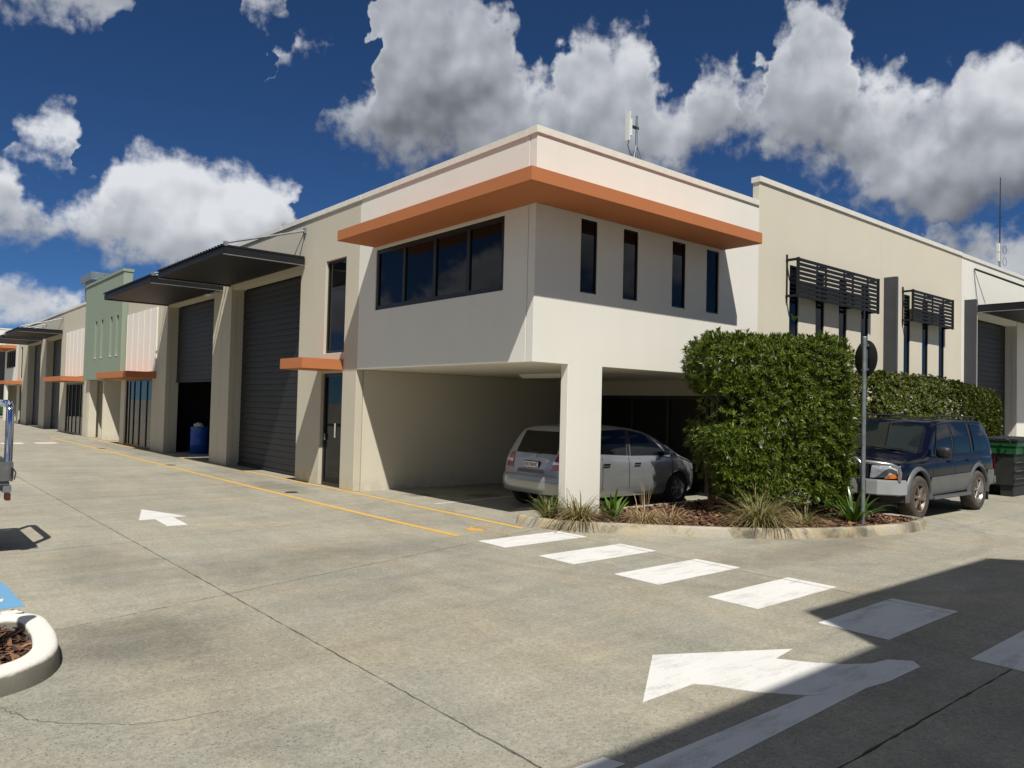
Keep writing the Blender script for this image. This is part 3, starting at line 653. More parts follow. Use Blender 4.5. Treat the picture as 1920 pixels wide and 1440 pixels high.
def roller(plane, c, u0, u1, z0, z1, pitch=0.155, single=False):
    """roller shutter of curved slats, each slat a piece"""
    r = part('roller_door'); b = MB(); pr = [(0.0, 0.0), (-0.009, 0.010), (-0.012, pitch * 0.5), (-0.009, pitch - 0.010), (0.0, pitch - 0.003)]
    vs = []
    for u in (u0, u1):
        for d, z in pr: vs.append((c + d, u, z) if plane == 'x' else (u, c + d, z))
    k = len(pr); b.add(vs, [(i, i + 1, k + i + 1, k + i) for i in range(k - 1)] + [(0, k, 2 * k - 1, k - 1)])
    n = max(1, int(round((z1 - z0) / pitch))); st = (z1 - z0) / n
    if single:
        q = MB()
        for j in range(n): q.add([(v[0], v[1], v[2] + z0 + j * st) for v in vs], [(i, i + 1, k + i + 1, k + i) for i in range(k - 1)])
        q.build('slats', 'slat_grey', r, fixn=False)
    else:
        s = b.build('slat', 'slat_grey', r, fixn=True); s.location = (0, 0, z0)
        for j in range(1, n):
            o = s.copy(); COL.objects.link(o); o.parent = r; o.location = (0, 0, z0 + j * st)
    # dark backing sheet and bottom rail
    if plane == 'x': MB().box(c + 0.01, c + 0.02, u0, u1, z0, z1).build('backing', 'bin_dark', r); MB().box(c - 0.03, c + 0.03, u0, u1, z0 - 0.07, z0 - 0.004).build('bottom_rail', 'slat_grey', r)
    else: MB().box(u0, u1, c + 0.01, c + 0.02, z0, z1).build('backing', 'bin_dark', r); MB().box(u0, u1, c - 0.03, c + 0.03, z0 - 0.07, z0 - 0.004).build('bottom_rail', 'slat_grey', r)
    return r
def capping(name, plane, c, u0, u1, z, th=T, mat='cap_metal'):
    n = max(1, int(round((u1 - u0) / 4.9))); root = part('wall_capping')
    for k in range(n):
        a = u0 + (u1 - u0) * k / n + 0.002; b = u0 + (u1 - u0) * (k + 1) / n - 0.002
        if plane == 'x': box(name, mat, root, c - 0.028, c + th + 0.03, a, b, z - 0.115, z, 0.006)
        else: box(name, mat, root, a, b, c - 0.028, c + th + 0.03, z - 0.115, z, 0.006)
# ---- long facade, plane x = 0
def recess_head(y0, y1): pass
wall('wall_panel', 'white_wall', WH, 'x', 0, T, T + 0.012, 5.412, 2.49, 6.03, [(0.75, 4.75, 3.65, 4.85)], 0.006)
wall('wall_panel', 'tan_wall', WH, 'x', 0.004, T, 5.428, 13.29, 0, 6.03, [(6.0, 6.93, 2.87, 4.9), (6.02, 7.0, 0, 2.44), (8.2, 12.62, 0, 5.0)], 0.006)
wall('wall_panel', 'tan_wall', WH, 'x', 0.004, T, 13.306, 19.2, 0, 6.05, [(14.0, 18.45, 0, 5.0)], 0.006)
wall('wall_panel', 'tan_wall', WH, 'x', 0.004, T, 19.216, 23.55, 0, 6.07, [(20.0, 23.5, 0, 2.49)], 0.006)
wall('wall_panel', 'tan_wall', WH, 'x', 0.004, T, 30.1, 35.75, 0, 6.1, [(30.9, 34.9, 0, 2.45)], 0.006)
wall('wall_panel', 'tan_wall', WH, 'x', 0.004, T, 35.766, 41.5, 0, 6.1, [(36.5, 40.75, 0, 5.0)], 0.006)
wall('wall_panel', 'tan_wall', WH, 'x', 0.004, T, 41.516, 50.95, 0, 6.1, [(42.5, 46.9, 0, 5.0), (49.0, 49.9, 0, 2.44), (49.1, 49.9, 2.87, 4.9)], 0.006)
wall('wall_panel', 'white_wall', WH, 'x', 0, T, 50.966, 57.0, 2.49, 6.1, [(52.0, 56.2, 3.65, 4.85)], 0.006)
box('corner_pier', 'white_wall', WH, 0, T, 56.2, 57.0, 0, 2.488)
for (a, b, z) in ((T + 0.033, 5.42, 6.09), (5.42, 13.3, 6.09), (13.3, 19.21, 6.11), (19.21, 23.15, 6.13), (30.0, 35.76, 6.17), (35.76, 41.5, 6.17), (41.5, 57.0, 6.17)): capping('capping', 'x', 0, a, b, z)
# recessed shutter surrounds: thicker reveal returns behind the face
for (a, b) in ((8.2, 12.62), (14.0, 18.45), (36.5, 40.75), (42.5, 46.9)):
    s = part('door_surround')
    box('jamb', 'tan_wall', s, T + 0.006, 0.42, a - 0.2, a - 0.002, 0, 5.2); box('jamb', 'tan_wall', s, T + 0.006, 0.42, b + 0.002, b + 0.2, 0, 5.2)
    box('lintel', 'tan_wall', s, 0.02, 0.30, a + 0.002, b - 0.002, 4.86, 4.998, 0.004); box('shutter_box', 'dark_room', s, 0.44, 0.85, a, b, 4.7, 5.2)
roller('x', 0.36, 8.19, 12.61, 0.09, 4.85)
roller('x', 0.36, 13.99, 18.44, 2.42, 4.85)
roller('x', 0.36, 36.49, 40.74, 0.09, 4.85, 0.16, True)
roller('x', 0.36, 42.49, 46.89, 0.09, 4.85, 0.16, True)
glazing('x', 0.0, 0.75, 4.75, 3.65, 4.85, 4, frame=0.085, mull=[1.72, 2.72, 3.74], back=0.02)
glazing('x', 0.0, 6.0, 6.93, 2.87, 4.9, 1, frame=0.06, transom=(4.25,), back=0.06)
glazing('x', 0.0, 49.1, 49.9, 2.87, 4.9, 1, back=0.06); glazing('x', 0.0, 52.0, 56.2, 3.65, 4.85, 4, frame=0.09, back=0.02)
d = glazing('x', 0.0, 6.03, 6.99, 0.0, 2.43, 1, 'glass_door', frame=0.075, back=0.075)
MB().box(0.086, 0.092, 6.43, 6.48, 1.05, 1.36).build('sticker', 'paper_white', d); MB().box(0.055, 0.075, 6.86, 6.90, 0.98, 1.12).build('handle', 'galv', d, 0.004)
MB().box(0.10, 0.135, 6.08, 6.94, 0.0, 0.18).build('kick_rail', 'charcoal', d)
glazing('x', 0.0, 49.0, 49.9, 0.0, 2.43, 1, 'glass_door', frame=0.07)
glazing('x', 0.0, 20.0, 23.5, 0.0, 2.49, 5, 'shopfront', frame=0.07, mull=[20.75, 21.65, 22.45, 23.05], back=0.03)
glazing('x', 0.0, 30.9, 34.9, 0.0, 2.45, 5, 'shopfront', frame=0.08, mull=[31.7, 32.6, 33.5, 34.3], back=0.03)
# ribbed pale boards above the shopfronts
for (a, b, n) in ((19.55, 23.45, 5), (30.75, 35.0, 5)):
    r = part('board_cladding'); st = (b - a) / n
    for k in range(n): box('board', 'pale_board', r, -0.03, 0.002, a + st * k + 0.012, a + st * (k + 1) - 0.012, 2.74, 4.96, 0.008)
    for k in range(n + 1): box('cover_strip', 'cap_metal', r, -0.042, 0.002, a + st * k - 0.014 , a + st * k + 0.010, 2.74, 4.97)
# green centre block on recessed carport
gb = part('green_block', 'sage green raised centre panel with four slit windows')
GH = [(24.0 + o, 24.0 + o + 0.34, 3.42, 5.02) for o in (0.12, 1.10, 2.66, 3.72)]
wall('panel', 'green_wall', gb, 'x', -0.2, 0.34, 23.6, 30.06, 2.53, 6.66, GH, 0.008)
box('capping', 'green_wall', gb, -0.235, 0.17, 23.57, 30.09, 6.665, 6.78, 0.006)
for h in GH:
    w = glazing('x', -0.2, h[0], h[1], h[2], h[3], 1, frame=0.03, back=0.10)
    sl = box('sill', 'cap_metal', w, -0.215, -0.1, h[0], h[1] , h[2] + 0.001, h[2] + 0.03)
for (y0, y1) in ((23.56, 24.15), (29.6, 30.08)): box('pier', 'cream_wall', gb, -0.012, 0.3, y0, y1, 0, 2.526, 0.006)
box('pier', 'cream_wall', gb, 0.0, 5.8, 27.0, 27.16, 0, 2.526, 0.006)
box('side_wall', 'cream_wall', gb, 0.31, 5.8, 29.86, 30.05, 0, 2.526); box('back_wall', 'cream_wall', gb, 5.82, 5.95, 23.2, 30.05, 0, 2.526)
box('soffit', 'soffit_white', gb, 0.145, 5.95, 23.2, 30.05, 2.532, 2.62); box('side_wall', 'cream_wall', gb, 0.31, 5.8, 23.6, 23.7, 0, 2.526)
# orange awnings
def awning(y0, y1, d, z0=2.49, z1=2.71):
    a = part('orange_awning'); box('hood', 'orange_paint', a, -d, 0.0, y0, y1, z0, z1, 0.006); return a
awning(6.0, 7.08, 0.92); awning(19.55, 23.9, 0.96); awning(30.75, 35.3, 0.96); awning(48.9, 51.5, 0.92)
cw = part('corner_awning', 'long orange awning wrapping the upper corner'); AD = 0.84
m = MB(); poly = [(-AD, -AD), (4.82, -AD), (4.82, -0.002), (-0.002, -0.002), (-0.002, 4.79), (-AD, 4.79)]
m.prism(poly, 4.905, 5.105).build('hood', 'orange_paint', cw, 0.006)
box('hood', 'orange_paint', part('corner_awning'), -0.85, -0.002, 51.9, 57.8, 4.9, 5.1, 0.006)
# steel canopies over the shutters
def canopy(y0, y1, d, z0, z1, rods=True, single=False):
    c = part('steel_canopy'); L = y1 - y0
    box('soffit', 'charcoal', c, -d + 0.04, -0.012, y0 + 0.04, y1 - 0.04, z0 + 0.02, z0 + 0.05)
    box('fascia', 'charcoal', c, -d, -d + 0.035, y0, y1, z0, z1, 0.004)
    for y in (y0, y1 - 0.035):
        box('side_channel', 'charcoal', c, -d + 0.036, -0.006, y, y + 0.035, z0, z1 + 0.03, 0.004)
        box('flange', 'galv', c, -d + 0.02, -0.006, y - 0.012, y + 0.05, z0 - 0.014, z0 - 0.001)
    n = int(L / 0.19); rib = MB().box(-d - 0.03, -0.02, y0, y0 + 0.06, z1 + 0.032, z1 + 0.062).build('roof_rib', 'charcoal', c)
    sh = box('roof_sheet', 'charcoal', c, -d - 0.03, -0.02, y0 - 0.01, y1 + 0.01, z1 + 0.031 - 0.012, z1 + 0.031)
    for k in range(1, n + 1):
        o = rib.copy(); COL.objects.link(o); o.parent = c; o.location = (0, (L - 0.06) * k / n, 0)
    if rods:
        for y in (y0 + 0.02, y1 - 0.1):
            MB().tube([(-d + 0.07, y, z1 + 0.10), (-0.01, y, z1 + 0.66)], 0.024, 8).build('tie_rod', 'galv', c)
            MB().tube([(-0.02, y, z1 + 0.66), (-0.16, y + 0.25, z1 + 0.07)], 0.012, 6).build('stay', 'galv', c)
            box('bracket', 'galv', c, -d + 0.03, -d + 0.11, y - 0.03, y + 0.03, z1 + 0.035, z1 + 0.13); box('bracket', 'galv', c, -0.05, 0.002, y - 0.04, y + 0.04, z1 + 0.6, z1 + 0.72)
    return c
canopy(8.0, 12.75, 1.9, 4.96, 5.10); canopy(13.28, 18.4, 1.95, 4.90, 5.05); canopy(36.3, 41.0, 1.93, 4.98, 5.12); canopy(42.0, 47.0, 1.93, 4.92, 5.06)
# ---- short facade, plane y = 0
sl = [(0.98, 1.36), (1.99, 2.37), (3.29, 3.68), (4.31, 4.70)]
wall('wall_panel', 'white_wall', WH, 'y', 0, T, 0.0, 6.03, 0.0, 6.03, [(-1, 0.75, -1, 2.49), (1.53, 5.72, -1, 2.49)] + [(a, b, 3.66, 4.85) for a, b in sl], 0.006)
for a, b in sl: glazing('y', 0, a, b, 3.66, 4.85, 1, frame=0.025, back=0.02)
w1 = [(7.23, 7.60), (8.32, 8.69), (9.36, 9.73), (10.43, 10.80)]; w2 = [(12.76, 13.13), (13.88, 14.26), (14.97, 15.34)]
wall('wall_panel', 'cream_wall', WH, 'y', 0.006, T, 6.045, 11.462, 0, 6.52, [(a, b, 0.7, 4.95) for a, b in w1], 0.006)
wall('wall_panel', 'cream_wall', WH, 'y', 0.006, T, 11.478, 16.552, 0, 6.52, [(a, b, 0.7, 4.95) for a, b in w2], 0.006)
wall('wall_panel', 'white_wall', WH, 'y', 0.002, T, 16.568, 30.0, 0, 6.50, [(17.78, 21.25, 0, 5.0)], 0.006)
for a, b in w1 + w2: glazing('y', 0, a, b, 0.7, 4.95, 1, frame=0.03, back=0.02)
capping('capping', 'y', 0, -0.03, 6.01, 6.095); capping('capping', 'y', 0, 6.015, 16.56, 6.60); capping('capping', 'y', 0, 16.565, 30.0, 6.585)
s = part('door_surround')
box('jamb', 'white_wall', s, 21.252, 21.5, T + 0.006, 0.42, 0, 5.2); box('jamb', 'white_wall', s, 17.5, 17.778, T + 0.006, 0.42, 0, 5.2)
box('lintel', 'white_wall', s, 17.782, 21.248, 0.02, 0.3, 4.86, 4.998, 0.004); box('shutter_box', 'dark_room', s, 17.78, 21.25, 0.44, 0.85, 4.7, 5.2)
roller('y', 0.36, 17.79, 21.24, 0.09, 4.85)
for x0 in (11.60, 16.75): box('wall_fin', 'fin_grey', WH, x0, x0 + 0.12, -0.30, 0.002, 0.0, 5.24, 0.006)
cr = part('steel_canopy'); CX0, CX1, CD = 17.75, 22.6, 1.95
box('soffit', 'charcoal', cr, CX0 + 0.04, CX1 - 0.04, -CD + 0.04, -0.012, 5.0, 5.03); box('fascia', 'charcoal', cr, CX0, CX1, -CD, -CD + 0.035, 4.98, 5.14)
for x in (CX0, CX1 - 0.035):
    box('side_channel', 'charcoal', cr, x, x + 0.035, -CD + 0.036, -0.006, 4.98, 5.18); box('flange', 'galv', cr, x - 0.012, x + 0.05, -CD + 0.02, -0.006, 4.966, 4.979)
    MB().tube([(x - 0.3, -0.02, 6.24), (x, -CD + 0.07, 5.28)], 0.03, 8).build('tie_rod', 'charcoal', cr); MB().tube([(x - 0.3, -0.02, 6.2), (x - 0.1, -0.25, 5.2)], 0.012, 6).build('stay', 'galv', cr)
box('roof_sheet', 'charcoal', cr, CX0 - 0.01, CX1 + 0.01, -CD - 0.03, -0.02, 5.185, 5.197)
# slatted sun screens
def screen(x0, x1, z0, z1, d, nposts):
    s = part('sun_screen'); n = 9; h = 0.064; st = (z1 - z0 - h) / (n - 1)
    o = box('slat', 'charcoal', s, x0 + 0.05, x1 - 0.05, -d, -d + 0.03, z0, z0 + h, 0.003)
    for k in range(1, n):
        c = o.copy(); COL.objects.link(c); c.parent = s; c.location = (0, 0, st * k)
    for x in (x0, x1 - 0.05): box('end_frame', 'charcoal', s, x + 0.001, x + 0.049, -d - 0.01, -d + 0.045, z0 - 0.01, z1 + 0.01, 0.003)
    for k in range(1, nposts): x = x0 + (x1 - x0) * k / nposts; box('stiffener', 'charcoal', s, x - 0.02, x + 0.02, -d + 0.031, -d + 0.06, z0 + 0.002, z1 - 0.002)
    for x in [x0 - 0.02] + [x0 + (x1 - x0) * k / nposts for k in range(1, nposts)] + [x1 - 0.07]:
        for z in (z0 + 0.005, z1 - 0.055): box('arm', 'charcoal', s, x + 0.001, x + 0.04, -d + 0.061 if x0 < x < x1 - 0.2 else -d + 0.046, 0.004, z, z + 0.05)
        MB().tube([(x + 0.02, -0.012, z1 + 0.09), (x + 0.02, -0.02, z1 - 0.02), (x + 0.03, -0.012, z1 - 0.35), (x + 0.03, -0.012, z0 - 0.10)], 0.02, 6).build('wall_rail', 'charcoal', s)
    return s
screen(7.08, 10.76, 4.24, 5.06, 0.27, 3); screen(12.64, 15.24, 4.24, 5.04, 0.27, 2)
# ---- carport under the corner
box('soffit', 'soffit_white', WH, T + 0.005, 6.0, T + 0.006, 5.43, 2.494, 2.62)
box('carport_wall', 'cream_wall', WH, T + 0.02, 6.2, 5.44, 5.58, 0, 2.49)
box('carport_wall', 'tan_wall', WH, 6.045, 6.2, T + 0.02, 5.43, 2.14, 2.49)
glazing('x', 6.05, T + 0.02, 5.43, 0.0, 2.138, 5, 'shopfront', frame=0.07, back=0.05)
f = part('light_fitting'); box('body', 'tube_fitting', f, 2.70, 2.86, 2.2, 3.45, 2.43, 2.492, 0.01); box('diffuser', 'tube_fitting', f, 2.72, 2.84, 2.24, 3.41, 2.40, 2.43, 0.012)
box('carport_wall', 'cream_wall', WH, T + 0.02, 6.0, 50.75, 50.9, 0, 2.49); box('soffit', 'soffit_white', WH, T + 0.005, 6.0, 50.97, 57.0, 2.494, 2.62)
# ---- roof, back walls, dim interior behind the open shutter
box('roof', 'roof_metal', WH, T + 0.03, 29.9, T + 0.05, 57.0, 5.55, 5.75)
box('back_wall', 'cream_wall', WH, 29.9, 30.0, 0.3, 57.0, 0, 6.2); box('back_wall', 'cream_wall', WH, T + 0.02, 30.0, 57.05, 57.2, 0, 6.1)
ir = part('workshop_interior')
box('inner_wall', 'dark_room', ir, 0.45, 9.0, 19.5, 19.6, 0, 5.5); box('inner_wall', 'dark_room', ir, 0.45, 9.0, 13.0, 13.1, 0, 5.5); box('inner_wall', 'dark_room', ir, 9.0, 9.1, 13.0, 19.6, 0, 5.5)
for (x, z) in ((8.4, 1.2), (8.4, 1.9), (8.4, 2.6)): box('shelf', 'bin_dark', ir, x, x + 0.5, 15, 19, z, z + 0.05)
# exhaust stack on the roof
es = part('exhaust_stack'); box('duct', 'galv_post', es, 3.0, 3.9, 44.7, 47.1, 5.75, 9.05); box('cowl', 'galv_post', es, 2.8, 4.1, 44.4, 47.5, 9.052, 9.55, 0.02)
# gutter-side downpipe detail and floodlight are small things of their own
def floodlight(y, z, label):
    o = empty('floodlight', (0, y, z), label, 'light')
    for n, mt, a in (('bracket', 'galv', (-0.16, 0.0, -0.02, 0.02, -0.02, 0.06)), ('housing', 'galv', (-0.42, -0.14, -0.13, 0.13, 0.0, 0.06)), ('lens', 'clear_lens', (-0.40, -0.16, -0.11, 0.11, -0.012, -0.001))):
        MB().box(*a).build(n, mt, o, 0.004)
    o.rotation_euler = (0, R(-28), R(12)); return o
floodlight(13.55, 4.92, 'small grey floodlight on the pier between the two near shutters')
# drum and cards just inside the open shutter
dr = empty('steel_drum', (0.95, 17.75, 0), 'blue steel drum just inside the half open shutter', 'drum')
MB().lathe([(0, 0), (0.29, 0), (0.29, 0.28), (0.305, 0.30), (0.29, 0.32), (0.29, 0.56), (0.305, 0.58), (0.29, 0.60), (0.29, 0.87), (0.30, 0.89), (0.28, 0.89), (0.27, 0.86), (0, 0.86)], 'z').build('body', 'blue_drum', dr)
bg = empty('plastic_bag', (0.9, 17.7, 0.87), 'crumpled white bag lying on the blue drum', 'bag')
bm = bmesh.new(); bmesh.ops.create_icosphere(bm, subdivisions=3, radius=0.17)
for v in bm.verts: v.co = Vector((v.co.x * 1.0, v.co.y * 1.2, max(-0.0, v.co.z * 0.6 + 0.06))) * random.uniform(0.88, 1.1)
me = bpy.data.meshes.new('sack'); bm.to_mesh(me); bm.free(); me.materials.append(M('paper_white')); link(bpy.data.objects.new('sack', me), bg)
bd = empty('display_board', (2.3, 16.9, 0.0), 'white card with dark pictures leaning inside the workshop', 'board')
MB().box(-0.02, 0.02, -0.42, 0.42, 0.32, 1.1).build('card', 'paper_white', bd)
for i in range(3):
    for j in range(3): MB().box(-0.028, -0.021, -0.32 + i * 0.24, -0.20 + i * 0.24, 0.42 + j * 0.21, 0.52 + j * 0.21).build('picture', 'bin_dark', bd)
for y in (-0.35, 0.35): MB().box(-0.01, 0.01, y - 0.02, y + 0.02, 0, 0.32).build('leg', 'bin_dark', bd)

# ------------------------------------------------------------------ planting
def unit(v): return v / (np.linalg.norm(v, axis=-1, keepdims=True) + 1e-9)
def rosettes(C, A, nl, L, W, spread=(0.5, 1.35)):
    """folded leaf blades whorled about axis A at centres C -> verts (n*nl*4,3)"""
    n = len(C); A = unit(A); t = np.where(np.abs(A[:, 2:3]) < 0.9, np.array([[0, 0, 1.0]]), np.array([[1.0, 0, 0]]))
    U = unit(np.cross(A, t)); Vv = np.cross(A, U)
    ph = (np.arange(nl)[None] * 2.39996 + RNG.uniform(0, 6.28, (n, 1)))[..., None]
    th = RNG.uniform(spread[0], spread[1], (n, nl, 1))
    rad = np.cos(ph) * U[:, None] + np.sin(ph) * Vv[:, None]
    D = unit(np.cos(th) * A[:, None] + np.sin(th) * rad + np.array([0, 0, 0.22]))
    S = unit(np.cross(D, A[:, None] + 0.15 * RNG.normal(size=(n, nl, 3))))
    N = np.cross(S, D)
    Ls = L * RNG.uniform(0.65, 1.2, (n, nl, 1)); Ws = W * RNG.uniform(0.7, 1.2, (n, nl, 1))
    b = C[:, None] + D * Ls * 0.08; tip = C[:, None] + D * Ls - np.abs(N) * 0 + np.array([0, 0, 0.0]) * Ls
    mid = C[:, None] + D * Ls * 0.52 + np.array([0, 0, 0.02])
    l = mid + S * Ws + N * Ws * 0.35; r = mid - S * Ws + N * Ws * 0.35
    V = np.stack([b, l, tip, r], 2).reshape(-1, 3); return V
def quads(n): return np.arange(n, dtype=np.int32).reshape(-1, 4)
def box_surface(n, hx, hy, z0, z1, jitter, rough, faces=('-y', '-x', '+x', '+y', '+z')):
    """points on a clipped-hedge box with wavy faces, and outward normals"""
    areas = {'-y': 2 * hx * (z1 - z0), '+y': 2 * hx * (z1 - z0), '-x': 2 * hy * (z1 - z0), '+x': 2 * hy * (z1 - z0), '+z': 4 * hx * hy}
    tot = sum(areas[f] for f in faces); P = []; N = []
    for f in faces:
        k = int(n * areas[f] / tot); a = RNG.uniform(-1, 1, k); b = RNG.uniform(0, 1, k)
        if f[1] == 'y': s = -1 if f[0] == '-' else 1; p = np.stack([a * hx, np.full(k, s * hy), z0 + b * (z1 - z0)], 1); nn = np.tile([0, s, 0], (k, 1))
        elif f[1] == 'x': s = -1 if f[0] == '-' else 1; p = np.stack([np.full(k, s * hx), a * hy, z0 + b * (z1 - z0)], 1); nn = np.tile([s, 0, 0], (k, 1))
        else: p = np.stack([a * hx, RNG.uniform(-1, 1, k) * hy, np.full(k, z1)], 1); nn = np.tile([0, 0, 1], (k, 1))
        P.append(p); N.append(nn)
    P = np.concatenate(P); N = np.concatenate(N).astype(float)
    # round the box and make it lumpy
    c = np.array([0, 0, (z0 + z1) / 2]); q = (P - c) / np.array([hx, hy, (z1 - z0) / 2]); e = (np.abs(q) ** 10).sum(1) ** (1 / 10)
    P = c + (P - c) / np.maximum(e, 1)[:, None] * 1.02
    w = sum(np.sin(P @ RNG.normal(size=3) * f + RNG.uniform(0, 6)) for f in (2.2, 3.7, 5.5, 8.0)) / 4
    P = P + N * (w * rough)[:, None] + RNG.normal(size=P.shape) * jitter
    N = unit(N + unit(P - c) * 0.5 + RNG.normal(size=P.shape) * 0.35 + np.array([0, 0, 0.6])); return P, N
def trunk_set(parent, pts, h, r, spread):
    for (x, y) in pts:
        m = MB(); base = Vector((x, y, 0.05))
        for k in range(4):
            a = random.uniform(0, 6.28); top = base + Vector((math.cos(a) * spread, math.sin(a) * spread, h * random.uniform(0.6, 0.95)))
            mid = base.lerp(top, 0.5) + Vector((random.uniform(-.06, .06), random.uniform(-.06, .06), 0)); m.tube([base, mid, top], [r, r * 0.7, r * 0.25], 6)
        m.build('trunk', 'bark', parent)
# big clipped shrub at the corner
h1 = empty('corner_hedge', (4.03, -1.45, 0), 'tall bushy dark green clipped shrub with long pointed leaves in corner bed', 'hedge')
h1.rotation_euler = (0, 0, R(-36))
HX, HY = 1.20, 0.58
P, N = box_surface(6200, HX, HY, 0.28, 2.95, 0.05, 0.075)
P2, N2 = box_surface(1500, HX * 0.84, HY * 0.66, 0.45, 2.75, 0.12, 0.15)
# thin, raggedy left side and undercut foot
def ragged(P, N):
    u = (P[:, 0] + HX) / (2 * HX); z = P[:, 2]
    low = np.clip((1.15 - z) / 0.9, 0, 1)
    P = P.copy(); P[:, 1] += np.where(P[:, 1] < 0, 0.14 * low, -0.1 * low); P[:, 0] += np.where(u < 0.3, 0.42 * low + 0.10 * (z < 2.3) + 0.16 * np.exp(-((z - 1.85) / 0.30) ** 2), 0)
    keep = ~((u < 0.20) & (np.abs(z - 1.82) < 0.26) & (RNG.uniform(size=len(z)) < 0.93)) & ~((z < 0.55) & (u < 0.4) & (RNG.uniform(size=len(z)) < 0.5))
    return P[keep], N[keep]
P, N = ragged(P, N); P2, N2 = ragged(P2, N2)
sp = np.stack([RNG.uniform(-HX, HX, 60), RNG.uniform(-HY, HY, 60) * 0.8, np.full(60, 2.99) + RNG.uniform(0, 0.06, 60)], 1)
tall = np.array([[-0.15, 0.1, 3.07], [-0.18, 0.12, 3.01], [-0.1, 0.05, 2.96], [1.14, -0.1, 3.08], [1.16, -0.1, 3.0], [-1.1, 0, 3.03], [-1.05, 0.05, 2.96]])
V = np.concatenate([rosettes(P, N, 11, 0.108, 0.0100, (0.35, 1.25)), rosettes(P2, N2, 9, 0.13, 0.018), rosettes(np.concatenate([sp, tall]), np.tile([0, 0, 1.0], (67, 1)) + RNG.normal(size=(67, 3)) * 0.25, 10, 0.125, 0.014, (0.25, 1.0))])
np_mesh('crown', V, quads(len(V)), 'hedge_leaf', h1)
trunk_set(h1, [(-0.9, 0.05), (0.0, 0.1), (0.9, 0.05)], 2.3, 0.035, 0.28)
# long hedge along the wall, small leaves
h2 = empty('wall_hedge', (12.35, -0.72, 0), 'long dense clipped hedge of small leaves along the tan wall behind the four wheel drive', 'hedge')
P, N = box_surface(9500, 3.85, 0.42, 0.3, 2.62, 0.035, 0.07, ('-y', '-x', '+x', '+z'))
P[:, 2] -= np.where(P[:, 2] > 2.0, np.clip((P[:, 0] - 0.6) * 0.075, 0, 0.25), 0)
sp = np.stack([RNG.uniform(-3.8, 3.8, 130), RNG.uniform(-.4, .4, 130), 2.66 + RNG.uniform(0, 0.12, 130)], 1); sp[:, 2] -= np.clip((sp[:, 0] - 0.6) * 0.075, 0, 0.25)
Pi, Ni = box_surface(3000, 3.75, 0.30, 0.3, 2.5, 0.05, 0.05, ('-y', '-x', '+x', '+z')); Pi[:, 2] -= np.where(Pi[:, 2] > 2.0, np.clip((Pi[:, 0] - 0.6) * 0.075, 0, 0.25), 0)
V = np.concatenate([rosettes(P, N, 7, 0.075, 0.017), rosettes(Pi, Ni, 6, 0.09, 0.024), rosettes(sp, np.tile([0, 0, 1.0], (130, 1)) + RNG.normal(size=(130, 3)) * 0.3, 8, 0.08, 0.015, (0.2, 1.0))])
np_mesh('crown', V, quads(len(V)), 'small_leaf', h2)
trunk_set(h2, [(x, 0.05) for x in (-3, -1.5, 0, 1.5, 3)], 2.2, 0.03, 0.5)
hb = np_mesh('garden_soil', [(8.2, -1.2, 0.03), (16.4, -1.2, 0.03), (16.4, -0.005, 0.03), (8.2, -0.005, 0.03)], [(0, 1, 2, 3)], 'mulch_soil'); tag(hb, 'narrow soil strip under the long wall hedge', None, None, 'structure')
def blades(n, c, spread, L, W, droop, seg=5, flat=0.5, lean=(0, 0)):
    """arching strap or grass blades from a crown point -> verts, quads"""
    V = []; Q = []
    for i in range(n):
        a = random.uniform(0, 2 * math.pi); s = random.uniform(0.15, 1) * spread; l = L * random.uniform(0.55, 1.15); w = W * random.uniform(0.7, 1.2)
        d = Vector((math.cos(a), math.sin(a), 0)); p = Vector(c) + d * random.uniform(0, 0.10) * spread; side = Vector((-d.y, d.x, 0)); dz = Vector((lean[0], lean[1], 0))
        dirv = (Vector((0, 0, 1)) + d * s + dz).normalized(); b0 = len(V); dr = droop * random.uniform(0.45, 1.7); sw = side * random.uniform(-0.5, 0.5)
        for k in range(seg + 1):
            t = k / seg; ww = w * (1 - t) ** 0.6 * (0.6 + 0.8 * min(1, t * 4)) if k < seg else w * 0.06
            fold = Vector((0, 0, 1)) * ww * 0.25
            V += [p - side * ww + fold, p + side * ww + fold]
            dirv = (dirv + (d * 0.5 + sw + Vector((0, 0, -1))) * dr * (0.3 + t) / seg).normalized(); p = p + dirv * l / seg
        Q += [(b0 + 2 * k, b0 + 2 * k + 1, b0 + 2 * k + 3, b0 + 2 * k + 2) for k in range(seg)]
    return V, Q
def clump(name, loc, label, cat, specs):
    o = empty(name, loc, label, cat)
    for (pn, mat, args) in specs:
        V, Q = blades(**args); np_mesh(pn, [tuple(v) for v in V], Q, mat, o)
    return o
G = 0.09
clump('grass_clump', (2.72, -2.18, G), 'large arching green and straw grass clump in front of the tall shrub', 'grass', [('blades', 'grass_leaf', dict(n=420, c=(0, 0, 0), spread=1.4, L=0.80, W=0.0055, droop=2.0)), ('dry_blades', 'dry_leaf', dict(n=160, c=(0, 0, 0), spread=2.0, L=0.75, W=0.006, droop=1.9)), ('stalks', 'grass_leaf', dict(n=22, c=(0, 0, 0), spread=0.55, L=0.75, W=0.006, droop=0.35))])
clump('grass_clump', (0.68, -0.38, G), 'dry arching grass at the foot of the white pillar', 'grass', [('dry_blades', 'dry_leaf', dict(n=300, c=(0, 0, 0), spread=2.0, L=0.58, W=0.0055, droop=2.0)), ('blades', 'grass_leaf', dict(n=110, c=(0, 0, 0), spread=1.4, L=0.7, W=0.008, droop=1.5))])
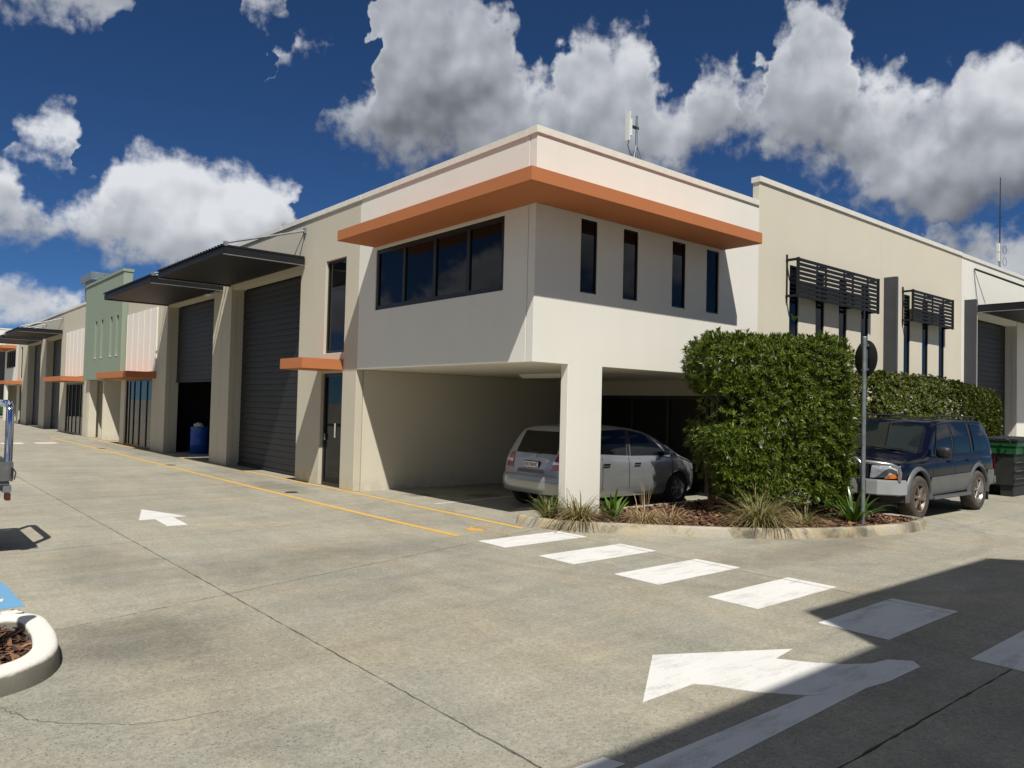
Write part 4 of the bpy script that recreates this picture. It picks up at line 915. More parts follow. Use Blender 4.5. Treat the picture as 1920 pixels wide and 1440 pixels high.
clump('grass_clump', (0.40, 0.0, G), 'green grass tuft on the kerb corner beside the pillar', 'grass', [('blades', 'grass_leaf', dict(n=110, c=(0, 0, 0), spread=1.0, L=0.46, W=0.008, droop=1.3)), ('green_blades', 'strap_leaf', dict(n=30, c=(0, 0, 0), spread=0.8, L=0.5, W=0.011, droop=1.1))])
clump('grass_clump', (1.50, -0.95, G), 'straw coloured dry grass heap beside the strappy plant', 'grass', [('dry_blades', 'dry_leaf', dict(n=420, c=(0, 0, 0), spread=2.2, L=0.5, W=0.0055, droop=2.2)), ('stalks', 'dry_leaf', dict(n=14, c=(0.15, 0.1, 0), spread=0.35, L=0.85, W=0.004, droop=0.2))])
clump('grass_clump', (3.55, -2.45, G), 'dry drooping grass between the shrub and the sign post', 'grass', [('dry_blades', 'dry_leaf', dict(n=120, c=(0, 0, 0), spread=1.9, L=0.48, W=0.006, droop=2.0)), ('blades', 'grass_leaf', dict(n=40, c=(0, 0, 0), spread=1.3, L=0.5, W=0.007, droop=1.5))])
clump('grass_clump', (1.95, -1.1, G), 'thin dry grass in the shade behind the strappy plant', 'grass', [('dry_blades', 'dry_leaf', dict(n=120, c=(0, 0, 0), spread=1.8, L=0.42, W=0.005, droop=1.9))])
clump('strappy_plant', (1.15, -0.62, G), 'green broad leaved lily plant right of the pillar', 'plant', [('leaves', 'strap_leaf', dict(n=26, c=(0, 0, 0), spread=0.75, L=0.52, W=0.032, droop=0.9, seg=7))])
clump('strappy_plant', (4.42, -2.80, G), 'green broad leaved lily plant in front of the bull bar', 'plant', [('leaves', 'strap_leaf', dict(n=30, c=(0, 0, 0), spread=1.05, L=0.68, W=0.030, droop=1.25, seg=7))])
clump('grass_clump', (-7.6, -2.6, 0.06), 'dry leaf litter tuft inside the white kerbed island', 'grass', [('dry_blades', 'dry_leaf', dict(n=160, c=(0, 0, 0), spread=2.2, L=0.4, W=0.006, droop=2.3))])

# ------------------------------------------------------------------ vehicles
def interp(tab, x): return float(np.interp(x, [t[0] for t in tab], [t[1] for t in tab]))
class Shell:
    """car body from profile tables; local x forward from the tail, y to the left, z up"""
    def __init__(s, xs, ztop, belt, wid, zbot, roof_w, roof_z, crown): s.xs = xs; s.zt = ztop; s.bl = belt; s.wd = wid; s.zb = zbot; s.rw = roof_w; s.rz = roof_z; s.crown = crown
    def edge(s, x):
        zt = interp(s.zt, x); return zt - interp(s.crown, x)
    def belt(s, x): return min(interp(s.bl, x), s.edge(x))
    def wtop(s, x):
        e, b = s.edge(x), interp(s.bl, x); w = interp(s.wd, x)
        t = max(0, min(1, (e - b) / (s.rz - b))); return w * 0.955 * (1 - t) + min(w * 0.955, interp(s.rw, x)) * t
    def width(s, x, z):
        w = interp(s.wd, x); b = s.belt(x); zb = interp(s.zb, x)
        if z <= b: return float(np.interp(z, [zb, zb + 0.10, (zb + b) * 0.5, b - 0.10, b], [w * 0.93, w * 0.985, w, w * 0.99, w * 0.955]))
        e = s.edge(x); t = (z - b) / max(1e-4, e - b); t = min(1, t)
        return w * 0.955 * (1 - t) + s.wtop(x) * t + 0.02 * math.sin(math.pi * t)
    def top(s, x, y): return interp(s.zt, x) - interp(s.crown, x) * min(1, abs(y) / max(0.05, s.wtop(x))) ** 2.4
    def section(s, x):
        zb = interp(s.zb, x); b = s.belt(x); e = s.edge(x); w = interp(s.wd, x); P = [(0, zb), (w * 0.6, zb)]
        for t in (0.0, 0.06, 0.14, 0.3, 0.5, 0.7, 0.86, 0.95, 1.0): z = zb + (b - zb) * t; P.append((s.width(x, z), z))
        for t in (0.25, 0.5, 0.75, 0.92): z = b + (e - b) * t; P.append((s.width(x, z), z))
        wt = s.wtop(x)
        for t in (0.985, 0.9, 0.7, 0.45, 0.2, 0.0): P.append((wt * t, s.top(x, wt * t)))
        return P
    def mesh(s):
        m = MB(); secs = []
        for x in s.xs:
            h = s.section(x); full = [(x, -y, z) for y, z in h[::-1]][:] + [(x, y, z) for y, z in h[1:]]
            full = [(x, -y, z) for y, z in h[1:][::-1]]; full = [(x, y, z) for y, z in h] + full[:-0 or None]
            secs.append(full)
        n = len(secs[0]); vs = [p for q in secs for p in q]; fs = []
        for i in range(len(secs) - 1):
            for k in range(n): fs.append((i * n + k, i * n + (k + 1) % n, (i + 1) * n + (k + 1) % n, (i + 1) * n + k))
        m.add(vs, fs, True); m.add(secs[0], [tuple(range(n))]); m.add(secs[-1], [tuple(range(n - 1, -1, -1))])
        return m
    def side_patch(s, corners, side, off, nu=8, nv=5):
        """corners (x,z): bottom-rear, bottom-front, top-front, top-rear"""
        a, b, c, d = [Vector(q) for q in corners]; vs = []
        for i in range(nu + 1):
            for j in range(nv + 1):
                u, v = i / nu, j / nv; p = (a * (1 - u) + b * u) * (1 - v) + (d * (1 - u) + c * u) * v
                vs.append((p.x, side * (s.width(p.x, p.y) + off), p.y))
        n = nv + 1; return MB().add(vs, [(i * n + j, (i + 1) * n + j, (i + 1) * n + j + 1, i * n + j + 1) for i in range(nu) for j in range(nv)], True)
    def top_patch(s, x0, x1, y0a, y1a, y0b, y1b, off, nu=8, nv=10):
        vs = []
        for i in range(nu + 1):
            for j in range(nv + 1):
                u, v = i / nu, j / nv; x = x0 + (x1 - x0) * u; y = (y0a * (1 - u) + y0b * u) * (1 - v) + (y1a * (1 - u) + y1b * u) * v
                dz = (s.top(x + 0.01, y) - s.top(x - 0.01, y)) / 0.02; nn = Vector((-dz, 0, 1)).normalized()
                vs.append((x + nn.x * off, y, s.top(x, y) + nn.z * off))
        n = nv + 1; return MB().add(vs, [(i * n + j, (i + 1) * n + j, (i + 1) * n + j + 1, i * n + j + 1) for i in range(nu) for j in range(nv)], True)
    def tail_x(s, y, z, hi):
        a, b = s.xs[0], hi
        for _ in range(30):
            m = (a + b) / 2
            if s.top(m, y) < z: a = m
            else: b = m
        return b
    def nose_x(s, y, z):
        a, b = s.xs[-1] - 1.3, s.xs[-1]
        if s.width(b, z) >= abs(y) and s.top(b, y) >= z: return b
        for _ in range(30):
            m = (a + b) / 2
            if s.width(m, z) >= abs(y) and s.top(m, y) >= z - 0.01: a = m
            else: b = m
        return a
    def nose_patch(s, poly_yz, off, nu=8, nv=5):
        a, b, c, d = [Vector(q) for q in poly_yz]; vs = []
        for i in range(nu + 1):
            for j in range(nv + 1):
                u, v = i / nu, j / nv; p = (a * (1 - u) + b * u) * (1 - v) + (d * (1 - u) + c * u) * v
                sg = 1 if p.x > 0 else -1; vs.append((s.nose_x(p.x, p.y) + off, p.x + sg * off * 0.8, p.y))
        n = nv + 1; return MB().add(vs, [(i * n + j, (i + 1) * n + j, (i + 1) * n + j + 1, i * n + j + 1) for i in range(nu) for j in range(nv)], True)
    def tail_patch(s, poly_yz, hi, off, nu=6, nv=6):
        """bilinear patch (y,z) corners laid on the tailgate"""
        a, b, c, d = [Vector(q) for q in poly_yz]; vs = []
        for i in range(nu + 1):
            for j in range(nv + 1):
                u, v = i / nu, j / nv; p = (a * (1 - u) + b * u) * (1 - v) + (d * (1 - u) + c * u) * v
                vs.append((s.tail_x(p.x, p.y, hi) - off, p.x, p.y))
        n = nv + 1; return MB().add(vs, [(i * n + j, (i + 1) * n + j, (i + 1) * n + j + 1, i * n + j + 1) for i in range(nu) for j in range(nv)], True)
def cut_wheels(o, axles, r, w):
    """open the wheel arches with a boolean and keep the result as plain mesh"""
    m = MB()
    for x in axles:
        for sd in (-1, 1):
            y0, y1 = sorted((sd * (w + 0.3), sd * (w - 0.30)))
            n = 28; vs = []
            for k in range(n): a = 2 * math.pi * k / n; vs += [(x + r * math.cos(a), y0, r * 0.86 + r * math.sin(a)), (x + r * math.cos(a), y1, r * 0.86 + r * math.sin(a))]
            m.add(vs, [(2 * k, 2 * ((k + 1) % n), 2 * ((k + 1) % n) + 1, 2 * k + 1) for k in range(n)] + [tuple(range(0, 2 * n, 2))[::-1], tuple(range(1, 2 * n, 2))])
    c = m.build('cutter', 'black_plastic', None, fixn=True)
    md = o.modifiers.new('cut', 'BOOLEAN'); md.operation = 'DIFFERENCE'; md.object = c; md.solver = 'EXACT'
    par = o.parent; o.parent = None; dg = bpy.context.evaluated_depsgraph_get(); dg.update()
    me = bpy.data.meshes.new_from_object(o.evaluated_get(dg)); o.modifiers.clear(); o.data = me; o.parent = par
    bpy.data.objects.remove(c); return o
def wheel(parent, x, y, r, w, side, tyre, rim, spokes, name='wheel'):
    e = empty(name, (x, y, r)); e.parent = parent; h = w / 2; s = side
    MB().lathe([(r * 0.62, -h * 0.85), (r * 0.80, -h), (r * 0.94, -h * 0.9), (r, -h * 0.62), (r, h * 0.62), (r * 0.94, h * 0.9), (r * 0.80, h), (r * 0.62, h * 0.85)], 'y').build('tyre', tyre, e, fixn=True)
    MB().lathe([(r * 0.66, s * h * 0.80), (r * 0.63, s * h * 0.92), (r * 0.60, s * h * 0.80), (r * 0.56, s * h * 0.1), (0.0, s * h * 0.0)], 'y').build('rim', rim, e, fixn=True)
    for k in range(spokes):
        a = 2 * math.pi * k / spokes + 0.2; ca, sa = math.cos(a), math.sin(a); t = r * 0.062
        vs = [(ca * q + -sa * o * t * tw, yy, sa * q + ca * o * t * tw) for q, tw in ((r * 0.08, 1.3), (r * 0.62, 1.0)) for o in (-1, 1) for yy in (s * h * 0.35, s * h * 0.80)]
        MB().add(vs, [(0, 1, 3, 2), (4, 6, 7, 5), (0, 4, 5, 1), (2, 3, 7, 6), (0, 2, 6, 4), (1, 5, 7, 3)]).build('spoke', rim, e, 0.006, fixn=True)
    MB().lathe([(0.0, s * h * 0.95), (r * 0.13, s * h * 0.9), (r * 0.17, s * h * 0.5)], 'y', n=16).build('hub_cap', rim, e, fixn=True)
    return e
def arc_flare(parent, x, r, w, side, width, mat, zc, a0=-8, a1=188):
    """raised lip round a wheel arch"""
    vs = []; n = 22; pr = [(0.0, -0.05), (0.0, 0.02), (0.02, 0.03), (width * 0.7, 0.012), (width, -0.02)]
    for k in range(n + 1):
        a = R(a0 + (a1 - a0) * k / n)
        for dr, dy in pr: vs.append((x + (r + dr) * math.cos(a), side * (w + dy), zc + (r + dr) * math.sin(a)))
    m = len(pr); MB().add(vs, [(k * m + i, k * m + i + 1, (k + 1) * m + i + 1, (k + 1) * m + i) for k in range(n) for i in range(m - 1)], True).build('arch_flare', mat, parent, fixn=True)
def mirror_pod(parent, p, side, mat, sx=0.09, sy=0.11, sz=0.08):
    bm = bmesh.new(); bmesh.ops.create_uvsphere(bm, u_segments=14, v_segments=10, radius=1.0)
    for v in bm.verts:
        c = v.co; q = (abs(c.x) ** 4 + abs(c.y) ** 4 + abs(c.z) ** 4) ** 0.25; v.co = Vector((c.x / q * sx * (1 if c.x > 0 else 0.55), c.y / q * sy, c.z / q * sz)) + Vector(p)
    for f in bm.faces: f.smooth = True
    me = bpy.data.meshes.new('mirror'); bm.to_mesh(me); bm.free(); me.materials.append(M(mat)); o = link(bpy.data.objects.new('mirror', me), parent)
    MB().box(p[0] - sx * 0.56, p[0] - sx * 0.5, p[1] - sy * 0.8, p[1] + sy * 0.8, p[2] - sz * 0.8, p[2] + sz * 0.8).build('mirror_glass', 'chrome', o)
    MB().tube([(p[0] + 0.02, p[1] - side * sy * 0.5, p[2] - sz * 0.4), (p[0] + 0.06, p[1] - side * (sy + 0.06), p[2] - sz * 0.7)], 0.022, 6).build('mirror_arm', 'black_plastic', o)
# ---- dark blue four wheel drive
suv = empty('four_wheel_drive', (10.18, -2.06, 0), 'dark blue four wheel drive with silver bull bar parked behind the sign post', 'car'); suv.rotation_euler = (0, 0, math.pi)
xs = [0, 0.02, 0.05, 0.1, 0.16, 0.22, 0.28, 0.34, 0.45, 0.6, 0.8, 1.0, 1.2, 1.4, 1.6, 1.8, 2.0, 2.2, 2.4, 2.6, 2.75, 2.85, 2.95, 3.05, 3.15, 3.25, 3.35, 3.42, 3.5, 3.6, 3.75, 3.9, 4.05, 4.2, 4.32, 4.42, 4.5, 4.56]
S = Shell(xs, [(0, 1.05), (0.05, 1.16), (0.16, 1.42), (0.26, 1.64), (0.34, 1.735), (0.5, 1.775), (1.2, 1.80), (2.0, 1.80), (2.6, 1.775), (2.82, 1.735), (2.95, 1.66), (3.42, 1.19), (3.5, 1.155), (4.0, 1.115), (4.35, 1.06), (4.5, 1.0), (4.56, 0.95)],
          [(0, 1.06), (1.5, 1.08), (3.0, 1.05), (4.56, 1.0)], [(0, 0.80), (0.05, 0.855), (0.2, 0.895), (0.6, 0.905), (3.4, 0.905), (4.1, 0.89), (4.4, 0.85), (4.56, 0.78)],
          [(0, 0.42), (4.0, 0.36), (4.56, 0.46)], [(0, 0.72), (0.4, 0.735), (2.0, 0.755), (2.9, 0.745), (3.4, 0.74)], 1.76, [(0, 0.03), (0.34, 0.04), (1.5, 0.05), (2.8, 0.05), (3.4, 0.07), (4.2, 0.06), (4.56, 0.05)])
body = S.mesh().build('body', 'navy_paint', suv, fixn=True); cut_wheels(body, (0.99, 3.72), 0.47, 0.90)
for sd in (-1, 1):
    for cs, nm in (([(2.18, 1.13), (3.02, 1.13), (2.70, 1.66), (2.22, 1.69)], 'door_window'), ([(1.30, 1.14), (2.08, 1.13), (2.12, 1.69), (1.36, 1.69)], 'door_window'), ([(0.42, 1.18), (1.10, 1.15), (1.14, 1.68), (0.60, 1.66)], 'quarter_window')):
        S.side_patch(cs, sd, 0.010).build(nm, 'car_glass', suv)
    S.side_patch([(1.20, 1.14), (1.27, 1.14), (1.33, 1.69), (1.24, 1.69)], sd, 0.009, 2, 5).build('pillar_trim', 'black_plastic', suv)
    S.side_patch([(2.10, 1.13), (2.16, 1.13), (2.20, 1.69), (2.14, 1.69)], sd, 0.009, 2, 5).build('pillar_trim', 'black_plastic', suv)
    S.side_patch([(1.42, 0.42), (3.30, 0.40), (3.26, 0.73), (1.46, 0.76)], sd, 0.022, 12, 3).build('side_cladding', 'grey_trim', suv)
    S.side_patch([(0.08, 0.48), (0.60, 0.48), (0.56, 0.78), (0.04, 0.78)], sd, 0.024, 5, 3).build('side_cladding', 'grey_trim', suv)
    for x in (1.22, 2.13, 3.12): S.side_patch([(x, 0.74), (x + 0.014, 0.74), (x + 0.014, 1.08), (x, 1.08)], sd, 0.004, 1, 4).build('door_gap', 'black_plastic', suv)
    for x in (1.36, 2.26): S.side_patch([(x, 0.985), (x + 0.2, 0.985), (x + 0.2, 1.015), (x, 1.015)], sd, 0.03, 3, 1).build('door_handle', 'navy_paint', suv)
    for x in (0.99, 3.72): arc_flare(suv, x, 0.455, 0.905, sd, 0.075, 'grey_trim', 0.405)
    MB().box(1.50, 3.22, sd * 0.80, sd * 0.965, 0.33, 0.385).build('side_step', 'grey_trim', suv, 0.015)
    mirror_pod(suv, (3.02, sd * 1.03, 1.17), sd, 'black_plastic', 0.085, 0.12, 0.105)
    for x in (0.99, 3.72): wheel(suv, x, sd * 0.80, 0.385, 0.26, sd, 'dusty_rubber', 'dirty_alloy' if x > 2 else 'alloy', 6)
    MB().box(0.50, 0.53, sd * 0.68, sd * 0.92, 0.18, 0.52).build('mud_flap', 'black_plastic', suv)
    MB().tube([(0.5, sd * 0.66, 1.80), (0.6, sd * 0.66, 1.825), (2.5, sd * 0.67, 1.83), (2.62, sd * 0.67, 1.80)], 0.018, 6).build('roof_rail', 'black_plastic', suv)
    # headlight: clear main lens with amber corner, wrapping round the wing
    S.nose_patch([(sd * 0.42, 0.74), (sd * 0.845, 0.77), (sd * 0.838, 0.955), (sd * 0.45, 0.955)], 0.012, 10, 5).build('headlight', 'clear_lens', suv, fixn=True)
    S.nose_patch([(sd * 0.66, 0.735), (sd * 0.852, 0.755), (sd * 0.850, 0.83), (sd * 0.72, 0.80)], 0.020, 8, 3).build('indicator_lens', 'amber_lens', suv, fixn=True)
    MB().add([(-0.012, sd * 0.74, 0.78), (0.03, sd * 0.875, 0.78), (0.05, sd * 0.875, 1.03), (0.0, sd * 0.76, 1.03)], [(0, 1, 2, 3)]).build('tail_light', 'red_lens', suv)
S.top_patch(2.93, 3.44, -0.66, 0.66, -0.74, 0.74, 0.009).build('windscreen', 'teal_glass', suv)
S.top_patch(0.10, 0.27, -0.6, 0.6, -0.58, 0.58, 0.009).build('rear_window', 'car_glass', suv)
for y in (-0.42, 0.22): MB().tube([(3.47, y + 0.3, 1.185), (3.43, y, 1.205), (3.40, y - 0.3, 1.235)], 0.010, 5).build('wiper', 'black_plastic', suv)
MB().box(4.545, 4.585, -0.40, 0.40, 0.74, 0.95).build('grille', 'black_plastic', suv, 0.01)
for k in range(4): MB().box(4.586, 4.60, -0.38, 0.38, 0.77 + k * 0.045, 0.785 + k * 0.045).build('grille_bar', 'chrome', suv)
# alloy bumper and bull bar
bp = [(4.30, -0.95), (4.52, -0.90), (4.72, -0.62), (4.76, -0.3), (4.76, 0.3), (4.72, 0.62), (4.52, 0.90), (4.30, 0.95), (4.28, 0.86), (4.48, 0.80), (4.48, -0.80), (4.28, -0.86)]
MB().prism(bp, 0.46, 0.72).build('bumper', 'bumper_silver', suv, 0.02)
MB().prism([(4.30, -0.90), (4.6, -0.62), (4.64, 0), (4.6, 0.62), (4.30, 0.90), (4.2, 0.6), (4.2, -0.6)], 0.33, 0.455).build('under_tray', 'black_plastic', suv, 0.01)
MB().tube([(4.74, -0.36, 0.68), (4.78, -0.40, 0.80), (4.78, -0.38, 0.98), (4.76, -0.28, 1.06), (4.76, 0.28, 1.06), (4.78, 0.38, 0.98), (4.78, 0.40, 0.80), (4.74, 0.36, 0.68)], 0.04, 10).build('bull_bar', 'bar_alloy', suv)
for sd in (-1, 1): MB().tube([(4.78, sd * 0.38, 1.02), (4.74, sd * 0.60, 1.01), (4.62, sd * 0.80, 0.985), (4.50, sd * 0.885, 0.93), (4.48, sd * 0.90, 0.84), (4.50, sd * 0.89, 0.70)], 0.031, 8).build('bull_bar', 'bar_alloy', suv)
for sd in (-1, 1): MB().box(4.765, 4.80, sd * 0.36, sd * 0.46, 0.44, 0.72).build('over_rider', 'black_plastic', suv, 0.01)
pl = MB().box(4.765, 4.775, -0.20, 0.18, 0.52, 0.64).build('number_plate', 'plate_white', suv)
text_obj('plate_text', '·49', 0.10, 'plate_ink_blue', pl, Matrix.Translation((4.777, 0.09, 0.578)) @ Matrix(((0, 0, 1, 0), (1, 0, 0, 0), (0, 1, 0, 0), (0, 0, 0, 1))))
MB().box(-0.06, 0.10, -0.88, 0.88, 0.46, 0.66).build('rear_bumper', 'grey_trim', suv, 0.03)
MB().lathe([(0.0, -0.12), (0.34, -0.12), (0.37, -0.10), (0.37, 0.04), (0.0, 0.04)], 'x', (-0.08, 0, 0.95)).build('spare_cover', 'black_plastic', suv, fixn=True)
# ---- silver hatchback in the carport
hb = empty('hatchback', (1.32, 1.53, 0), 'silver hatchback parked under the building behind the white pillar', 'car'); hb.scale = (1.035, 1, 1)
xs = [0, 0.02, 0.05, 0.08, 0.11, 0.14, 0.18, 0.24, 0.30, 0.36, 0.42, 0.5, 0.6, 0.75, 0.9, 1.05, 1.2, 1.4, 1.6, 1.8, 2.0, 2.2, 2.35, 2.5, 2.65, 2.8, 2.95, 3.08, 3.18, 3.28, 3.4, 3.52, 3.64, 3.72, 3.78, 3.83]
H = Shell(xs, [(0, 0.62), (0.05, 0.70), (0.08, 0.78), (0.12, 0.90), (0.16, 0.99), (0.30, 1.29), (0.38, 1.43), (0.45, 1.475), (0.7, 1.505), (1.4, 1.525), (1.9, 1.50), (2.25, 1.43), (2.5, 1.33), (3.1, 1.02), (3.2, 0.985), (3.5, 0.89), (3.72, 0.77), (3.83, 0.62)],
          [(0, 0.92), (0.8, 0.97), (2.0, 0.93), (3.1, 0.90), (3.83, 0.72)], [(0, 0.62), (0.03, 0.70), (0.1, 0.775), (0.3, 0.82), (0.8, 0.835), (2.9, 0.835), (3.4, 0.80), (3.65, 0.71), (3.83, 0.52)],
          [(0, 0.34), (0.3, 0.24), (3.4, 0.22), (3.83, 0.30)], [(0.1, 0.58), (0.5, 0.59), (1.5, 0.62), (2.4, 0.63), (3.1, 0.66)], 1.50, [(0, 0.06), (0.12, 0.05), (0.5, 0.05), (1.5, 0.05), (2.5, 0.06), (3.2, 0.07), (3.83, 0.06)])
body = H.mesh().build('body', 'silver_paint', hb, fixn=True); cut_wheels(body, (0.60, 3.04), 0.345, 0.83)
for sd in (-1, 1):
    for cs, nm in (([(1.72, 0.97), (2.72, 0.955), (2.30, 1.33), (1.78, 1.43)], 'door_window'), ([(0.78, 1.02), (1.62, 0.975), (1.68, 1.435), (0.92, 1.41)], 'door_window'), ([(2.78, 0.955), (3.02, 0.95), (2.62, 1.18), (2.50, 1.24)], 'quarter_window')):
        H.side_patch(cs, sd, 0.009).build(nm, 'car_glass', hb)
    H.side_patch([(1.635, 0.975), (1.70, 0.97), (1.76, 1.43), (1.69, 1.435)], sd, 0.008, 2, 5).build('pillar_trim', 'black_plastic', hb)
    for x in (1.66, 2.86, 0.98): H.side_patch([(x, 0.36), (x + 0.012, 0.36), (x + 0.012, 0.94), (x, 0.94)], sd, 0.004, 1, 5).build('door_gap', 'black_plastic', hb)
    for x in (0.98, 1.78): H.side_patch([(x, 0.80), (x + 0.17, 0.80), (x + 0.17, 0.835), (x, 0.835)], sd, 0.028, 3, 1).build('door_handle', 'chrome', hb)
    H.side_patch([(0.98, 0.30), (2.66, 0.27), (2.66, 0.36), (0.98, 0.37)], sd, 0.012, 8, 2).build('sill_trim', 'silver_paint', hb)
    mirror_pod(hb, (2.60, sd * 0.94, 0.99), sd, 'silver_paint', 0.07, 0.09, 0.065)
    for x in (0.60, 3.04): wheel(hb, x, sd * 0.745, 0.295, 0.18, sd, 'rubber', 'alloy', 7)
    H.tail_patch([(sd * 0.50, 0.72), (sd * 0.69, 0.74), (sd * 0.655, 0.98), (sd * 0.575, 1.0)], 0.4, 0.010).build('tail_light', 'red_lens', hb, fixn=True)
    H.side_patch([(0.13, 0.70), (0.34, 0.74), (0.26, 0.93), (0.16, 0.96)], sd, 0.006, 4, 4).build('tail_light', 'red_lens', hb)
    H.tail_patch([(sd * 0.515, 0.82), (sd * 0.70, 0.835), (sd * 0.695, 0.88), (sd * 0.53, 0.875)], 0.4, 0.016).build('reversing_lens', 'clear_lens', hb, fixn=True)
    H.nose_patch([(sd * 0.40, 0.60), (sd * 0.76, 0.66), (sd * 0.75, 0.78), (sd * 0.44, 0.70)], 0.008).build('headlight', 'clear_lens', hb, fixn=True)
H.tail_patch([(-0.53, 1.0), (0.53, 1.0), (0.48, 1.385), (-0.48, 1.385)], 0.5, 0.010, 10, 6).build('rear_window', 'car_glass', hb, fixn=True)
H.top_patch(2.40, 3.02, -0.56, 0.56, -0.62, 0.62, 0.008).build('windscreen', 'car_glass', hb)
sweep('rear_bumper', smooth_path([(0.42, 0.835), (0.22, 0.825), (0.10, 0.76), (0.03, 0.62), (-0.005, 0.35), (-0.015, 0), (-0.005, -0.35), (0.03, -0.62), (0.10, -0.76), (0.22, -0.825), (0.42, -0.835)], 4), [(-0.10, 0.30), (-0.01, 0.30), (0.02, 0.33), (0.040, 0.42), (0.045, 0.50), (0.040, 0.57), (0.015, 0.615), (-0.04, 0.635), (-0.12, 0.64)], 'silver_paint', False, hb)
H.tail_patch([(-0.36, 0.66), (0.36, 0.66), (0.33, 0.72), (-0.33, 0.72)], 0.4, 0.004).build('tailgate_gap', 'grey_trim', hb, fixn=True)
px = H.tail_x(0, 0.80, 0.4) - 0.022
pf = MB().box(px, px + 0.03, -0.20, 0.20, 0.735, 0.865).build('plate_frame', 'black_plastic', hb, 0.006)
MB().box(px - 0.006, px - 0.001, -0.18, 0.18, 0.75, 0.85).build('number_plate', 'plate_white', pf)
text_obj('plate_text', '057·RHC', 0.085, 'plate_ink_red', pf, Matrix.Translation((px - 0.009, 0, 0.80)) @ Matrix(((0, 0, -1, 0), (-1, 0, 0, 0), (0, 1, 0, 0), (0, 0, 0, 1))))
x = H.tail_x(-0.40, 0.885, 0.4) - 0.006
text_obj('badge_text', 'Jazz', 0.055, 'chrome', hb, Matrix.Translation((x, -0.37, 0.885)) @ Matrix(((0, 0, -1, 0), (-1, 0, 0, 0), (0, 1, 0, 0), (0, 0, 0, 1))))
x = H.tail_x(0, 0.93, 0.4) - 0.008
bdg = MB(); bdg.tube([(x, 0.045 * math.cos(a), 0.935 + 0.035 * math.sin(a)) for a in [i * math.pi / 6 for i in range(13)]], 0.005, 5)
for y in (-0.018, 0.018): bdg.tube([(x, y, 0.912), (x, y * 1.3, 0.958)], 0.004, 5)
bdg.tube([(x, -0.018, 0.935), (x, 0.018, 0.935)], 0.004, 5); bdg.build('emblem', 'chrome', hb)
MB().tube([(0.15, -0.12, 1.0), (0.17, 0.08, 1.02), (0.20, 0.34, 1.06)], 0.012, 5).build('rear_wiper', 'black_plastic', hb)
# ---- small flat tray utility at the left edge
ute = empty('tray_utility', (-6.42, 2.22, 0), 'grey flat tray utility with polished rack tube at the left edge', 'truck')
U = lambda n, mt, a, bv=0.006: MB().box(*a).build(n, mt, ute, bv)
simple('ute_grey', (0.12, 0.125, 0.125), 0.5, 0.2, 0.2, 8); simple('ute_white', (0.70, 0.70, 0.68), 0.3, 0, 0.03, coat=0.6)
U('deck', 'ute_grey', (-2.5, 0.0, -0.80, 0.80, 0.80, 0.84))
for y in (-0.82, 0.80): U('drop_side', 'ute_grey', (-2.5, 0.0, y, y + 0.022, 0.845, 1.06))
U('tail_board', 'ute_grey', (0.0, 0.028, -0.82, 0.82, 0.845, 1.06)); U('tail_channel', 'galv', (-0.06, 0.02, -0.80, 0.80, 0.72, 0.798))
for y in (-0.84, 0.82): U('latch', 'black_plastic', (0.005, 0.03, y, y + 0.02, 0.88, 1.0))
MB().tube([(0.03, -0.85, 0.98), (0.045, -0.875, 0.94), (0.03, -0.885, 0.87)], 0.008, 6).build('latch_hook', 'black_plastic', ute)
MB().tube([(0.0, -0.62, 0.85), (0.0, -0.62, 1.62), (0.0, -0.56, 1.70), (0.0, 0.56, 1.70), (0.0, 0.62, 1.62), (0.0, 0.62, 0.85)], 0.042, 12).build('rack_tube', 'chrome', ute)
MB().tube([(-2.35, -0.62, 0.85), (-2.35, -0.62, 1.70), (-2.35, 0.62, 1.70), (-2.35, 0.62, 0.85)], 0.035, 10).build('rack_tube', 'chrome', ute)
for y in (-0.7, 0.58): U('tail_light', 'red_lens', (-0.02, 0.03, y, y + 0.14, 0.62, 0.70))
U('chassis', 'bin_dark', (-4.3, -0.1, -0.4, 0.4, 0.42, 0.70))
cabp = [(-2.62, 0.45), (-2.62, 1.62), (-2.8, 1.72), (-3.5, 1.70), (-4.0, 1.14), (-4.75, 1.0), (-4.85, 0.6), (-4.8, 0.42)]
vs = [(x, -0.80 + (0.12 if z > 1.3 else 0), z) for x, z in cabp] + [(x, 0.80 - (0.12 if z > 1.3 else 0), z) for x, z in cabp]; n = len(cabp)
MB().add(vs, [tuple(range(n)), tuple(range(2 * n - 1, n - 1, -1))] + [(i, n + i, n + (i + 1) % n, (i + 1) % n) for i in range(n)]).build('cab', 'ute_white', ute, 0.03, fixn=True)
for y in (-0.79, 0.765): MB().add([(-2.75, y, 1.15), (-3.75, y, 1.15), (-3.45, y * 0.9, 1.6), (-2.8, y * 0.9, 1.6)], [(0, 1, 2, 3)]).build('door_window', 'car_glass', ute)
for x in (-1.0, -3.95):
    for sd in (-1, 1): wheel(ute, x, sd * 0.66, 0.33, 0.2, sd, 'rubber', 'alloy', 5)
